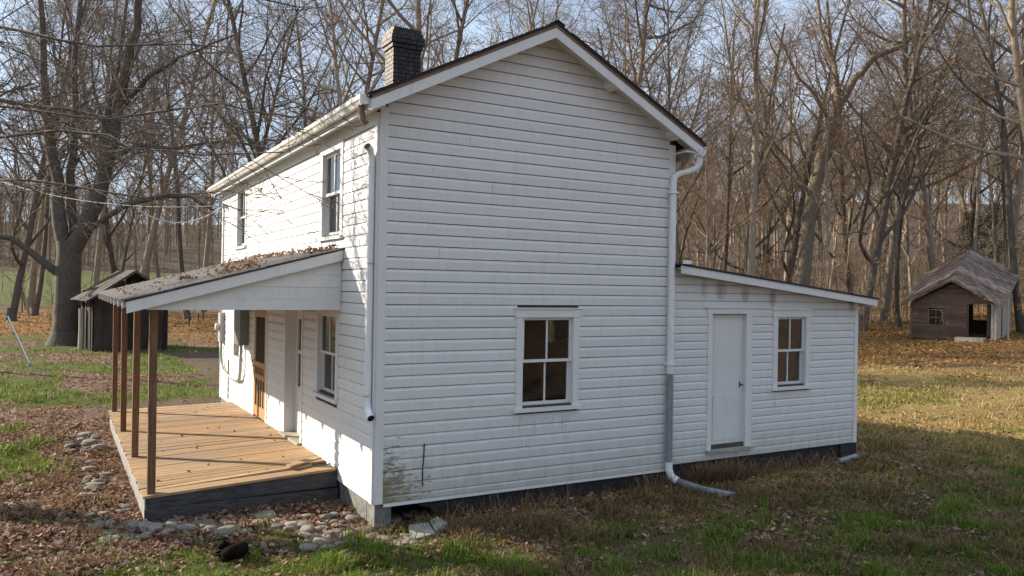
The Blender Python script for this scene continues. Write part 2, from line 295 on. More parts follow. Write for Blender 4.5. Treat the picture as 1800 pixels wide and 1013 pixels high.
def ground_mat():
    m, t, b = newmat('ground_cover', .95, .1); a = N('ShaderNodeAttribute', t, attribute_name='Col'); s = N('ShaderNodeSeparateColor', t); t.links.new(a.outputs['Color'], s.inputs[0])
    c = N('ShaderNodeTexCoord', t).outputs['Object']
    vo = N('ShaderNodeTexVoronoi', t); vo.inputs['Scale'].default_value = 14; t.links.new(c, vo.inputs['Vector'])
    vb = N('ShaderNodeTexVoronoi', t); vb.inputs['Scale'].default_value = 4; t.links.new(c, vb.inputs['Vector'])
    sv = N('ShaderNodeSeparateColor', t); t.links.new(vo.outputs['Color'], sv.inputs[0]); sb = N('ShaderNodeSeparateColor', t); t.links.new(vb.outputs['Color'], sb.inputs[0])
    n1 = noise_node(t, 22, 6, .7); n2 = noise_node(t, 3, 6, .65); n3 = noise_node(t, .5, 5, .6)
    dirt = ramp(t, n1.outputs[0], [(.3, (.075, .052, .033)), (.7, (.19, .14, .095))]).outputs[0]
    lf = ramp(t, sv.outputs[0], [(0, (.06, .034, .024)), (.4, (.15, .085, .055)), (.8, (.25, .155, .10)), (1, (.36, .25, .17))]).outputs[0]
    fo = ramp(t, sv.outputs[1], [(0, (.12, .055, .02)), (.4, (.31, .16, .05)), (.8, (.44, .24, .08)), (1, (.52, .33, .14))]).outputs[0]
    fo = mixc(t, math_(t, 'MULTIPLY', n2.outputs[0], .6), fo, (.33, .21, .08)); fo = mixc(t, ramp(t, n3.outputs[0], [(.4, (.0, .0, .0)), (.62, (.75, .75, .75))]).outputs[0], fo, (.10, .062, .03))
    gr = mixc(t, n1.outputs[0], (.035, .042, .013), (.11, .115, .035)); gr = mixc(t, math_(t, 'MULTIPLY', n3.outputs[0], .6), gr, (.16, .19, .05))
    st = mixc(t, n1.outputs[0], (.15, .105, .042), (.42, .30, .115))
    def sharp(w):
        v = math_(t, 'ADD', w, math_(t, 'MULTIPLY', math_(t, 'SUBTRACT', n1.outputs[0], .5), .9))
        return ramp(t, v, [(.25, (0, 0, 0)), (.7, (1, 1, 1))]).outputs[0]
    col = dirt
    col = mixc(t, sharp(s.outputs[2]), col, lf); col = mixc(t, sharp(s.outputs[1]), col, st); col = mixc(t, sharp(s.outputs[0]), col, gr); ge_ = N('ShaderNodeSeparateXYZ', t); t.links.new(c, ge_.inputs[0]); dp = math_(t, 'ADD', math_(t, 'MULTIPLY', ge_.outputs[0], .4956), math_(t, 'MULTIPLY', ge_.outputs[1], .8685)); fa = ramp(t, math_(t, 'MULTIPLY', dp, .01), [(.40, (0, 0, 0)), (.85, (1, 1, 1))]).outputs[0]; fo = mixc(t, fa, fo, mixc(t, n2.outputs[0], (.06, .045, .036), (.15, .11, .08))); col = mixc(t, a.outputs['Alpha'], col, fo)
    t.links.new(col, b.inputs['Base Color'])
    h = math_(t, 'ADD', math_(t, 'MULTIPLY', sv.outputs[0], .6), n1.outputs[0]); bump(t, b, h, .9, .05); return m
gm.materials.append(ground_mat()); go = link(bpy.data.objects.new('ground', gm)); go['kind'] = 'structure'
# ------------------------------------------------------------------ farmhouse
HW, HL, SC = 4.78, 10.75, .15
house = empty('farmhouse'); tag(house, 'two-storey white clapboard farmhouse with peeling paint, front porch and rear lean-to', 'house')
GA = lambda a, d, z: (a, -d, z)        # gable wall: along x, outward -y
GA.mirror = True
FR = lambda a, d, z: (-d, a, z)        # front wall: along y, outward -x
PROF = [(.045, .0), (.045, .024), (.72, .0245), (.80, .0215), (.88, .0155), (.95, .0125), (1.0, .012), (1.0, .0)]
def board(Mp, zb, s, left, right, mat, parent=house, zt=None):
    j = rng.uniform(-.0015, .0015); P = []; zt = zt if zt is not None else zb + s - .002
    sag = rng.uniform(-.002, .002)
    for end, fn in ((0, left), (1, right)):
        for q, d in PROF:
            z = min(zb + q * s, zt); P.append((fn(z), d + (j if d > 0 else 0), z + (sag if end else -sag)))
    n = len(PROF); F = [tuple(range(n))[::-1], tuple(range(n, 2 * n))] + [(i, (i + 1) % n, n + (i + 1) % n, n + i) for i in range(n)]
    mb = MB(Mp); mb.add(P, F); return mb.obj('siding_board', mat, parent)
def spans(a0, a1, zb, zt, holes):
    cuts = sorted([(h[0], h[1]) for h in holes if min(zt, h[3]) - max(zb, h[2]) > .3 * (zt - zb)]); cur = a0; o = []
    for c in cuts:
        if c[0] > cur + .02: o.append((cur, c[0]))
        cur = max(cur, c[1])
    if a1 > cur + .02: o.append((cur, a1))
    return o
# trim outer rectangles (a0, a1, z0, z1)
WG = (2.0, 3.04, .93, 2.35); WUR = (1.36, 2.44, 3.29, 4.68); WUL = (7.9, 8.96, 3.40, 4.79); WLR = (1.46, 2.56, .97, 2.33); WLL = (8.1, 9.13, 1.0, 2.35)
DS = (5.78, 6.97, .05, 2.22); DP = (3.3, 4.5, .08, 2.3); AD = (5.51, 6.48, .10, 2.37); AW = (6.98, 7.88, .99, 2.34)
sh = lambda r, e=.012: (r[0] + e, r[1] - e, r[2] + e, r[3] - e)
def rake_z(x): return 6.175 - .504 * abs(x - 2.39)          # underside line of the gable
def rake_x(z, side): return 2.39 + side * (6.175 - z) / .504
for k in range(-1, 42):
    zb, s = (k * SC, SC) if k >= 0 else (-.09, .09)
    zt = min(zb + s - .002, 6.13)
    L = lambda z: max(.1, rake_x(z, -1) + .02); Rr = lambda z: min(HW - .11, rake_x(z, 1) - .02)
    if Rr(zb) - L(zb) < .1: continue
    for a, b in spans(.1, HW - .11, zb, zb + s, [sh(WG)]):
        js = sorted(rng.uniform(a + .5, b - .5) for _ in range(rng.choice((0, 0, 1)) if b - a > 2 and zb < 4.6 else 0))
        if js:
            board(GA, zb, s, (lambda z, a=a: a), (lambda z, q=js[0]: q - .002), M['paint']); a = js[0] + .002
        lf = L if a <= .1 else (lambda z, a=a: a); rf = Rr if b >= HW - .12 else (lambda z, b=b: b)
        board(GA, zb, s, lf, rf, M['paint'])
for k in range(-1, 32):
    zb, s = (k * SC, SC) if k >= 0 else (-.09, .09)
    for a, b in spans(.1, HL - .1, zb, zb + s, [sh(h) for h in (WUR, WUL, WLR, WLL, DS, DP)]):
        board(FR, zb, s, lambda z, a=a: a, lambda z, b=b: b, M['front'])
AS = .1265
def add_top(x): return 2.99 - (x - HW) * .104
for k in range(0, 25):
    zb = -.05 + k * AS
    if zb > add_top(HW) - .03: break
    for a, b in spans(HW + .02, 9.07, zb, zb + AS, [sh(AD), sh(AW)]):
        if zb + .015 > add_top(a): continue
        xs = [a + (b - a) * i / 14 for i in range(15)]; xs = [x for x in xs if add_top(x) > zb + .004]
        if len(xs) < 2: continue
        mb = MB(GA); P = []; n = len(PROF); j = rng.uniform(-.0015, .0015)
        for x in xs:
            for q, d in PROF: P.append((x, d + (j if d else 0), min(zb + q * AS - (.002 if q == 1 else 0), add_top(x))))
        F = [tuple(range(n))[::-1], tuple((len(xs) - 1) * n + i for i in range(n))] + [(k2 * n + i, k2 * n + (i + 1) % n, (k2 + 1) * n + (i + 1) % n, (k2 + 1) * n + i) for k2 in range(len(xs) - 1) for i in range(n)]
        mb.add(P, F); mb.obj('siding_board', M['paint'], house)
# wall cores with openings
def core(Mp, a0, a1, z0, topf, holes, depth=.14):
    xs = sorted({a0, a1, *[h[0] for h in holes], *[h[1] for h in holes]}); mb = MB(Mp)
    for p, q in zip(xs, xs[1:]):
        hs = sorted([(h[2], h[3]) for h in holes if h[0] <= p + 1e-6 and h[1] >= q - 1e-6]); cur = z0
        for lo, hi in hs + [(None, None)]:
            if lo is None: mb.hexa([(p, -depth, cur), (q, -depth, cur), (q, 0, cur), (p, 0, cur), (p, -depth, topf(p)), (q, -depth, topf(q)), (q, 0, topf(q)), (p, 0, topf(p))])
            else: mb.box(p, q, -depth, 0, cur, lo); cur = hi
    return mb
ins = lambda r, s=.1, b=.08, t=.11: (r[0] + s, r[1] - s, r[2] + b, r[3] - t)
def split_top(holes):  # gable top needs a break at the apex
    return holes
g = core(GA, 0, HW, -.08, lambda x: rake_z(x) - .01, [ins(WG), (2.385, 2.39, 6.0, 6.0)])
g.obj('wall', M['core'], house)
core(FR, .14, HL, -.08, lambda y: 4.86, [ins(WUR), ins(WUL), ins(WLR), ins(WLL), ins(DS, .06, 0, .06), (DP[0] + .08, DP[1] - .02, DP[2], DP[3] - .06)]).obj('wall', M['core'], house)
core(GA, HW + .003, 9.15, -.05, lambda x: add_top(x) - .01, [ins(AD, .1, .08, .1), ins(AW)], .12).obj('wall', M['core'], house)
b = MB(); b.box(HW - .14, HW - .003, .14, HL, -.08, 4.86); b.obj('wall', M['core'], house)
b = MB(); b.prism([(0, -.08), (HW, -.08), (HW, 4.95), (2.39, 6.16), (0, 4.95)], HL - .12, HL - .003, 1); b.obj('wall', M['paint'], house)
b = MB(); b.box(9.03, 9.147, .12, 4.899, -.05, 2.56); b.obj('wall', M['paint'], house)
b = MB(); b.prism([(HW, -.05), (9.147, -.05), (9.147, 2.55), (HW, 2.99)], 4.9, 5, 1); b.obj('wall', M['paint'], house)
b = MB(); b.box(.14, HW - .14, .14, HL - .13, .0, .04); b.box(HW, 9.03, .13, 4.9, 0, .04); b.obj('inside_floor', M['floorin'], house)
b = MB(); b.box(.14, HW - .14, .14, HL - .13, 2.52, 2.68); b.box(.14, HW - .14, .14, HL - .13, 4.82, 4.86); b.obj('inside_ceiling', M['plaster'], house)
b = MB(); b.box(.15, HW - .15, 3.2, 3.3, .04, 2.52); b.box(.15, HW - .15, 3.2, 3.3, 2.68, 4.82); b.box(.15, HW - .15, 7.2, 7.3, .04, 2.52); b.box(.15, HW - .15, 7.2, 7.3, 2.68, 4.82); b.obj('partition', M['plaster'], house)
# corner boards
for nm, q in (('corner_board', (0, .105, -.03, .0)), ('corner_board', (HW - .115, HW, -.032, .0)), ('corner_board', (9.06, 9.15, -.032, 0))):
    top = 4.87 if q[1] < 5 else 2.5; bt = -.09 if q[1] < 5 else -.05
    MB().box(q[0], q[1], q[2], q[3], bt, top).obj(nm, M['trim'], house)
MB().box(-.032, .0, .0, .1, -.09, 4.8).obj('corner_board', M['trim'], house)
MB().box(-.03, .0, HL - .1, HL, -.09, 4.8).obj('corner_board', M['trim'], house)
MB().box(-.026, .0, .1, HL - .1, 4.71, 4.86).obj('frieze_board', M['trim'], house)
# foundation
MB().box(.02, .24, .02, .3, -.75, -.085).obj('corner_pier', M['greyblock'], house)
MB().box(.015, .2, .302, HL, -.75, -.088).obj('foundation', M['greyblock'], house)
b = MB(); jag = [(1.0, -.75), (1.02, -.42), (.93, -.33), (.84, -.30), (.78, -.22), (.66, -.2), (.58, -.13), (.52, -.092), (HW, -.092), (HW, -.75)]; b.prism(jag, .03, .16, 1); b.obj('foundation', M['black'], house)
MB().box(.242, 1.3, .5, .56, -.75, -.1).obj('crawl_space_shade', M['dark'], house)  # black panel paints in the shade behind the broken-out foundation
MB().box(HW + .002, 9.14, .02, .14, -.7, -.055).obj('foundation', M['black'], house); MB().box(8.75, 9.17, -.012, .3, -.7, -.058).obj('corner_pier', M['black'], house)
MB().box(.12, HW, -.026, .0, -.135, -.092).obj('sill_board', M['trim'], house)
# windows
def window(Mp, r, sashd=.0, curtain=False, div=1, blind=False):
    a0, a1, z0, z1 = r; t = .105
    fb = MB(Mp); fb.box(a0, a0 + t, -.06, .036, z0 + .05, z1 - .115); fb.box(a1 - t, a1, -.06, .036, z0 + .05, z1 - .115); fb.box(a0 - .02, a1 + .02, -.06, .042, z1 - .115, z1); fb.box(a0 - .035, a1 + .035, .0, .058, z1, z1 + .018)
    w = fb.obj('window', M['trim'], house)
    MB(Mp).box(a0 - .03, a1 + .03, -.1, .07, z0, z0 + .05).obj('sill', M['trim'], w)
    i0, i1, k0, k1 = a0 + t, a1 - t, z0 + .05, z1 - .115; mid = (k0 + k1) / 2 + .02; st = .042
    for nm, lo, hi, d in (('upper_sash', mid - .02, k1, -.012), ('lower_sash', k0, mid + .02, -.055)):
        sb = MB(Mp); br = .075 if nm == 'lower_sash' else .04
        sb.box(i0, i0 + st, d - .036, d, lo, hi); sb.box(i1 - st, i1, d - .036, d, lo, hi); sb.box(i0 + st, i1 - st, d - .035, d - .001, lo, lo + br); sb.box(i0 + st, i1 - st, d - .035, d - .001, hi - .04, hi)
        n = div + 1; wdt = (i1 - i0 - 2 * st)
        for q in range(1, n): c = i0 + st + wdt * q / n; sb.box(c - .012, c + .012, d - .03, d - .004, lo + br, hi - .04)
        so = sb.obj(nm, M['trim'], w)
        for q in range(n):
            c0 = i0 + st + wdt * q / n + (.012 if q else 0); c1 = i0 + st + wdt * (q + 1) / n - (.012 if q < n - 1 else 0)
            MB(Mp).box(c0 - .002, c1 + .002, d - .02, d - .016, lo + br - .002, hi - .038).obj('pane', M['glass'], w)
    if curtain:
        cb = MB(Mp); n = 26; P = []
        for i in range(n + 1):
            a = i0 - .02 + (i1 - i0 + .04) * i / n
            if .42 < i / n < .58 and curtain == 2: continue
            for z in (k0 - .02, k1 + .02): P.append((a, -.125 + .018 * math.sin(i * 1.9) + .008 * math.sin(i * 4.1), z))
        cb.add(P, [(2 * i, 2 * i + 2, 2 * i + 3, 2 * i + 1) for i in range(len(P) // 2 - 1)]); cb.obj('curtain', M['curtain'], w)
    return w
window(GA, WG); window(FR, WUR, curtain=1); window(FR, WUL, curtain=1); window(FR, WLR); window(FR, WLL, curtain=1); window(GA, AW)
tb = empty('table', (3.9, 2.5, .04)); tag(tb, 'plain wooden table inside the room behind the gable window', 'table')
MB().box(-.6, .6, -.4, .4, .72, .76).obj('table_top', M['curtain'], tb)
for sx in (-.54, .54):
    for sy in (-.34, .34): MB().box(sx - .03, sx + .03, sy - .03, sy + .03, 0, .72).obj('leg', M['palewood'], tb)
# lean-to door
db = MB(GA); db.box(5.51, 5.6, -.08, .036, .06, 2.28); db.box(6.35, 6.48, -.08, .036, .06, 2.28); db.box(5.49, 6.5, -.08, .042, 2.28, 2.37); db.box(5.47, 6.52, 0, .06, 2.37, 2.388)
dr = db.obj('door_frame', M['trim'], house)
db = MB(GA); db.box(5.602, 6.348, -.075, -.035, .16, 2.277)
for z0, z1 in ((.24, .98), (1.04, 1.3), (1.36, 2.18)): db.box(5.69, 6.26, -.036, -.029 if z1 < 1.2 else -.033, z0, z1)
dd = db.obj('door', M['trim'], house); kb = MB(GA); kb.tube([(6.28, -.035, 1.12), (6.28, .01, 1.12), (6.28, .022, 1.12)], [.009, .009, .02], 8); kb.box(6.268, 6.292, -.036, -.03, 1.07, 1.17); kb.obj('door_knob', M['cable'], dd)
MB(GA).box(5.5, 6.5, -.1, .09, .07, .11).obj('door_sill', M['concrete'], house)
# screen door of varnished pine
fb = MB(FR); fb.box(5.78, 5.86, -.06, .036, .03, 2.14); fb.box(6.89, 6.97, -.06, .036, .03, 2.14); fb.box(5.76, 6.99, -.06, .042, 2.14, 2.24); sf = fb.obj('door_frame', M['trim'], house)
sb = MB(FR); y0, y1 = 5.87, 6.88; st = .11
sb.box(y0, y0 + st, .0, .034, .06, 2.13); sb.box(y1 - st, y1, 0, .034, .06, 2.13)
for z0, z1 in ((.06, .26), (.78, .88), (1.02, 1.12), (2.0, 2.13)): sb.box(y0 + st, y1 - st, .001, .033, z0, z1)
sdo = sb.obj('screen_door', M['pine'], house)
for i in range(3): c = y0 + st + (y1 - y0 - 2 * st) * (i + 1) / 4; MB(FR).box(c - .03, c + .03, .006, .028, .26, .78).obj('slat', M['pine'], sdo)
for i in range(7): c = y0 + st + (y1 - y0 - 2 * st) * (i + 1) / 8; MB(FR).box(c - .012, c + .012, .006, .028, .88, 1.02).obj('spindle', M['pine'], sdo)
MB(FR).box(y0 + st - .01, y1 - st + .01, .010, .014, .2, 2.05).obj('insect_screen', M['screen'], sdo)
h = MB(FR); h.tube([(6.84, .03, 1.0), (6.84, .07, 1.02), (6.84, .07, 1.12), (6.84, .03, 1.14)], .008, 6); h.obj('handle', M['cable'], sdo)
# deep-set second door
fb = MB(FR); fb.box(3.3, 3.38, -.18, .036, .06, 2.2); fb.box(4.42, 4.5, -.18, .036, .06, 2.2); fb.box(3.28, 4.52, -.18, .042, 2.2, 2.3); pf = fb.obj('door_frame', M['trim'], house)
sb = MB(FR); sb.box(3.38, 3.52, -.2, -.15, .1, 2.2); sb.box(4.28, 4.42, -.2, -.15, .1, 2.2); sb.box(3.52, 4.28, -.199, -.151, .1, .9); sb.box(3.52, 4.28, -.199, -.151, 2.05, 2.2); sb.box(3.86, 3.94, -.199, -.151, .9, 2.05); sb.box(3.52, 4.28, -.198, -.152, 1.46, 1.52)
pdoor = sb.obj('door', M['trim'], house)
for a0, a1 in ((3.52, 3.86), (3.94, 4.28)):
    for z0, z1 in ((.9, 1.46), (1.52, 2.05)): MB(FR).box(a0, a1, -.18, -.175, z0, z1).obj('pane', M['glass'], pdoor)
MB(FR).box(3.28, 4.52, -.18, .1, .06, .1).obj('door_sill', M['concrete'], house)
# main roof
def slab(x0, z0, x1, z1, y0, y1, t): return [(x0, y0, z0 - t), (x1, y0, z1 - t), (x1, y1, z1 - t), (x0, y1, z0 - t), (x0, y0, z0), (x1, y0, z1), (x1, y1, z1), (x0, y1, z0)]
def rz(x): return 6.27 - .504 * abs(x - 2.39)
yA, yB = -.33, HL + .33
rf = MB(); rf.hexa(slab(-.26, rz(-.26), 2.39, rz(2.39), yA, yB, .035)); rf.hexa(slab(2.391, rz(2.391), 5.13, rz(5.13), yA, yB, .035)); roof = rf.obj('roof', M['shingle'], house)
for i in range(19):
    for sgn in (-1, 1):
        e = .0 + i * .142; xa = -.275 + e * .894; xb = xa + .15
        if xb > 2.39: continue
        if sgn > 0: xa, xb = 4.78 - xa + .11 * 0, 4.78 - xb
        zt = rz(xa) + .016; MB().hexa(slab(xa, rz(xa) + .013, xb, rz(xb) + .005, yA - .012, yB + .012, .006)).obj('shingle_course', M['shingle'], roof)
MB().hexa(slab(2.27, rz(2.27) + .018, 2.39, rz(2.39) + .022, yA - .02, yB + .02, .008)).hexa(slab(2.391, rz(2.39) + .022, 2.51, rz(2.51) + .018, yA - .02, yB + .02, .008)).obj('ridge_cap', M['shingle'], roof)
for x0, x1 in ((-.22, 2.389), (2.391, 5.09)):
    MB().hexa(slab(x0, rz(x0) - .036, x1, rz(x1) - .036, yA + .012, yA + .05, .04)).obj('roof_edge_board', M['dripwood'], roof)
    MB().hexa(slab(x0, rz(x0) - .078, x1, rz(x1) - .078, yA + .02, yA + .045, .135)).obj('rake_board', M['trim'], roof)
    MB().hexa(slab(x0 + .02, rz(x0 + .02) - .09, x1 - .02 * (x0 > 0), rz(x1 - .02 * (x0 > 0)) - .09, yA + .046, -.001, .015)).obj('soffit', M['trim'], roof)
for x in (3.45, 4.62, .2, 1.3): MB().hexa(slab(x - .045, rz(x - .045) - .107, x + .045, rz(x + .045) - .107, yA + .047, -.0225, .09)).obj('lookout', M['trim'], roof)
MB().box(-.23, -.205, yA + .05, yB, rz(-.22) - .2, rz(-.22) - .06).obj('fascia', M['trim'], roof)
MB().box(-.2, -.027, yA + .05, yB, 4.82, 4.84).obj('soffit', M['trim'], roof)
MB().box(4.95, 4.98, yA + .05, yB, 4.66, 4.84).obj('fascia', M['trim'], roof); MB().box(HW, 4.95, yA + .05, yB, 4.74, 4.76).obj('soffit', M['trim'], roof)
b = MB(); b.hexa([(4.79, -.2, 4.52), (4.9, -.2, 4.62), (4.9, -.15, 4.62), (4.79, -.15, 4.52), (4.79, -.2, 4.72), (4.9, -.2, 4.72), (4.9, -.15, 4.72), (4.79, -.15, 4.72)]); b.obj('eave_block', M['dripwood'], roof)
# gutters and downspouts
def gutter(x, z, y0, y1, sgn, mat):
    pr = [(0, 0), (.0, -.085), (.02, -.11), (.075, -.11), (.095, -.07), (.115, -.05), (.118, 0), (.112, 0), (.108, -.045), (.09, -.065), (.072, -.104), (.022, -.104), (.006, -.083), (.006, 0)]
    b = MB(); b.prism([(x + sgn * p, z + q) for p, q in pr], y0, y1, 1); return b
ga = gutter(-.232, rz(-.23) - .02, -.25, HL + .3, -1, None).obj('gutter', M['rustwhite'], house)
MB().box(-.352, -.236, -.262, -.25, rz(-.23) - .135, rz(-.23) - .018).obj('end_cap', M['metalwhite'], ga)
b = MB(); b.tube([(-.29, -.12, rz(-.23) - .125), (-.27, -.13, 4.66), (-.235, -.15, 4.6)], .04, 10); b.obj('outlet', M['dripwood'], ga)
gb = gutter(4.982, 4.80, -.36, HL, 1, None).obj('gutter', M['metalwhite'], house)
b = MB(); b.tube([(-.16, .0, 4.36), (-.11, .035, 4.33), (-.085, .06, 4.26), (-.08, .06, 4.15), (-.08, .06, 1.22), (-.08, .05, 1.12), (-.085, -.02, 1.03), (-.085, -.09, 1.0)], .046, 12, False); ds = b.obj('downspout', M['metalwhite'], house, True)
MB().tube([(-.152, .005, 4.355), (-.158, .001, 4.359)], .044, 12).obj('open_end_shade', M['dark'], ds); MB().tube([(-.085, -.082, 1.004), (-.085, -.088, 1.001)], .043, 12).obj('open_end_shade', M['dark'], ds)  # black discs paint the shade inside the two pipe mouths
for z in (4.1, 2.9, 1.25): MB().tube([(-.08, .06, z), (-.08, .06, z + .025)], .05, 12).obj('strap', M['rustwhite'], ds)
b = MB(); b.tube([(5.05, -.26, 4.71), (5.05, -.26, 4.6), (5.02, -.24, 4.52), (4.93, -.19, 4.47), (4.8, -.1, 4.43), (4.72, -.085, 4.38), (4.695, -.085, 4.27), (4.69, -.085, 2.8), (4.69, -.085, 1.36)], .052, 12, False); d2 = b.obj('downspout', M['metalwhite'], house, True)
for z in (4.12, 1.5): MB().box(4.62, 4.76, -.145, .0, z, z + .03).obj('strap', M['metalwhite'], d2)
b = MB(); b.tube([(4.69, -.085, 1.37), (4.69, -.085, .0)], .055, 12, False); b.obj('lower_pipe', M['greypipe'], d2, True)
b = MB(); b.tube([(4.69, -.085, .02), (4.69, -.09, -.1), (4.70, -.13, -.19), (4.74, -.24, -.25)], .06, 12, False); b.obj('elbow', M['metalwhite'], d2, True)
b = MB(); b.tube([(4.73, -.22, -.245), (4.87, -.62, gz(4.87, -.62) + .06), (5.03, -1.12, gz(5.03, -1.12) + .03)], .056, 12); b.obj('ground_pipe', M['greypipe'], d2, True)
# chimney
CX, CY = 2.12, 4.6; chim = MB().box(CX - .25, CX + .25, CY - .19, CY + .19, 5.6, 7.40).obj('chimney', M['mortar'], house)
bm = MB().box(-.1, .1, -.05, .05, -.033, .033).obj('brick', M['brick'], chim); bmesh0 = bm.data; first = True
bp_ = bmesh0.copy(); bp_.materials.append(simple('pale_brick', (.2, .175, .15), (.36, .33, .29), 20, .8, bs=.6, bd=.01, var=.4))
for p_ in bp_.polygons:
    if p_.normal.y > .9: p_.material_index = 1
def brick(x, y, z, rzv, sx=1, me=None):
    global first
    if first: o = bm; first = False
    else: o = bpy.data.objects.new('brick', me or bmesh0); link(o, chim)
    o.location = (x, y, z); o.rotation_euler = (rng.uniform(-.015, .015), rng.uniform(-.01, .01), rzv + rng.uniform(-.02, .02)); o.scale = (sx, 1, 1)
z = 5.92; k = 0
while z < 7.44:
    e = 0
    if 7.02 < z < 7.1: e = .03
    elif 7.1 <= z < 7.28: e = .06
    elif z >= 7.28: e = .0 if z > 7.36 else .03
    hx, hy = .275 + e, .215 + e; nb = 3
    for sy in (-1, 1):
        x = -hx + .1; odd = k % 2; cuts = [.1, .2, .2, .2] if odd else [.2, .2, .2]; tot = sum(cuts)
        for c in cuts:
            w = c / tot * (2 * hx - .1); brick(CX + x + w / 2, CY + sy * (hy - .05), z, 0, (w - .012) / .2); x += w
    for sx in (-1, 1):
        lf = sx < 0; y = -hy + (0 if lf else .1); cuts = ([.2, .13] if k % 2 else [.13, .2]) if not lf else ([.2, .2] if k % 2 else [.1, .2, .1]); tot = sum(cuts)
        for c in cuts:
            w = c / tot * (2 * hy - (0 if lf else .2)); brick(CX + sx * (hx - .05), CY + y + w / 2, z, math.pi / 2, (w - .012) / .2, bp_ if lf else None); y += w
    z += .078; k += 1
# lean-to roof
def az(x): return 3.05 - (x - HW) * .104
lr = MB(); lr.hexa(slab(HW - .03, az(HW - .03), 9.42, az(9.42), -.26, 5.2, .03)); lroof = lr.obj('lean_to_roof', M['shingle'], house)
MB().hexa(slab(HW - .02, az(HW) - .031, 9.39, az(9.39) - .031, -.245, -.215, .115)).obj('rake_board', M['trim'], lroof)
MB().hexa(slab(HW, az(HW) - .06, 9.35, az(9.35) - .06, -.214, -.001, .012)).obj('soffit', M['trim'], lroof)
MB().box(9.36, 9.385, -.214, 5.2, az(9.38) - .17, az(9.38) - .04).obj('fascia', M['trim'], lroof)
MB().box(HW - .03, HW + .12, -.3, -.262, 3.045, 3.10).obj('flashing', M['metalwhite'], lroof)
# ------------------------------------------------------------------ porch
def dz(x, y):   # deck surface
    u = -x / 2.5; v = (y - 1.38) / 7.74
    return (.09 * (1 - v) + .0 * v) * (1 - u) + (-.03 * (1 - v) - .045 * v) * u
dk = MB(); dk.hexa([(-2.44, 1.46, -.5), (-.03, 1.46, -.5), (-.03, 9.05, -.5), (-2.44, 9.05, -.5), (-2.44, 1.46, dz(-2.44, 1.46) - .034), (-.03, 1.46, dz(-.03, 1.46) - .034), (-.03, 9.05, dz(-.03, 9.05) - .034), (-2.44, 9.05, dz(-2.44, 9.05) - .034)]); deck = dk.obj('porch_deck', M['dark'], house)
y = 1.38; i = 0
while y < 9.08:
    w = .138; x0 = -2.5 + rng.uniform(-.012, .012); x1 = -.035; zo = rng.uniform(-.003, .003); za_, zb_ = zo, zo
    if i in (0, 1): x1 = -.05 + rng.uniform(-.01, .0)
    if i == 2: zb_ += .03; x1 = -.30; 
    if i == 3: x1 = -.42; zo -= .01
    gap = rng.uniform(.011, .02) if i != 2 else .03; ya, yb = y, y + w - gap
    def c(x, yy, e): return (x, yy, dz(x, yy) + e)
    tl = 1 if i == 2 else 0
    MB().hexa([c(x0, ya, za_ - .032), c(x1, ya + .03 * tl, zb_ - .032), c(x1, yb + .05 * tl, zb_ - .032), c(x0, yb, za_ - .032), c(x0, ya, za_), c(x1, ya + .03 * tl, zb_), c(x1, yb + .05 * tl, zb_), c(x0, yb, za_)]).obj('deck_board', M['deck'], deck)
    y += w + (.035 if i == 2 else 0); i += 1
MB().hexa([(-.62, 1.62, .10), (-.12, 1.86, .13), (-.16, 1.98, .13), (-.66, 1.73, .10), (-.62, 1.62, .125), (-.12, 1.86, .155), (-.16, 1.98, .155), (-.66, 1.73, .125)]).obj('loose_board', M['deck'], deck)
MB().hexa([(-2.47, 1.4, -.19), (-.03, 1.4, -.17), (-.03, 1.44, -.17), (-2.47, 1.44, -.19), (-2.47, 1.4, dz(-2.47, 1.4) - .033), (-.03, 1.4, dz(-.03, 1.4) - .033), (-.03, 1.44, dz(-.03, 1.44) - .033), (-2.47, 1.44, dz(-2.47, 1.44) - .033)]).obj('skirt_board', M['skirt'], deck)
MB().box(-2.48, -.02, 1.375, 1.43, -.6, -.192).obj('skirt_board', M['skirt'], deck)
MB().hexa([(-2.475, 1.44, -.5), (-2.445, 1.44, -.5), (-2.445, 9.08, -.5), (-2.475, 9.08, -.5), (-2.475, 1.44, dz(-2.47, 1.44) - .034), (-2.445, 1.44, dz(-2.445, 1.44) - .034), (-2.445, 9.08, dz(-2.445, 9.08) - .034), (-2.475, 9.08, dz(-2.475, 9.08) - .034)]).obj('skirt_board', M['skirtside'], deck)
for y in (1.5, 3.95, 6.4, 8.95):
    b = MB(); lx = rng.uniform(-.012, .012); zt = 2.33
    b.hexa([(-2.445, y - .047, dz(-2.4, y) - .004), (-2.351, y - .047, dz(-2.4, y) - .004), (-2.351, y + .047, dz(-2.4, y) - .004), (-2.445, y + .047, dz(-2.4, y) - .004), (-2.445 + lx, y - .047, zt), (-2.351 + lx, y - .047, zt), (-2.351 + lx, y + .047, zt), (-2.445 + lx, y + .047, zt)]); b.obj('porch_post', M['post'], house)
PX = -2.74; pz = lambda x: 3.15 + (x) * .272    # top of porch roof
pr = MB(); pr.hexa(slab(PX, pz(PX), -.0, pz(0), 1.28, 9.42, .02)); proof = pr.obj('porch_roof', M['rollroof'], house)
for i in range(5):
    xa = PX - .02 + i * .56; xb = min(xa + .58, -.0); MB().hexa(slab(xa, pz(xa) + .012, xb, pz(xb) + .006, 1.262, 9.435, .006)).obj('roofing_strip', M['rollroof'], proof)
MB().hexa(slab(PX + .015, pz(PX + .015) - .021, -.03, pz(-.03) - .021, 1.285, 1.318, .14)).obj('rake_board', M['trim'], proof)
for i in range(10):
    y = 1.42 + i * .875 + rng.uniform(-.03, .03); MB().hexa(slab(PX + .03, pz(PX + .03) - .022, -.03, pz(-.03) - .022, y, y + .045, .11)).obj('rafter', M['trim'], proof)
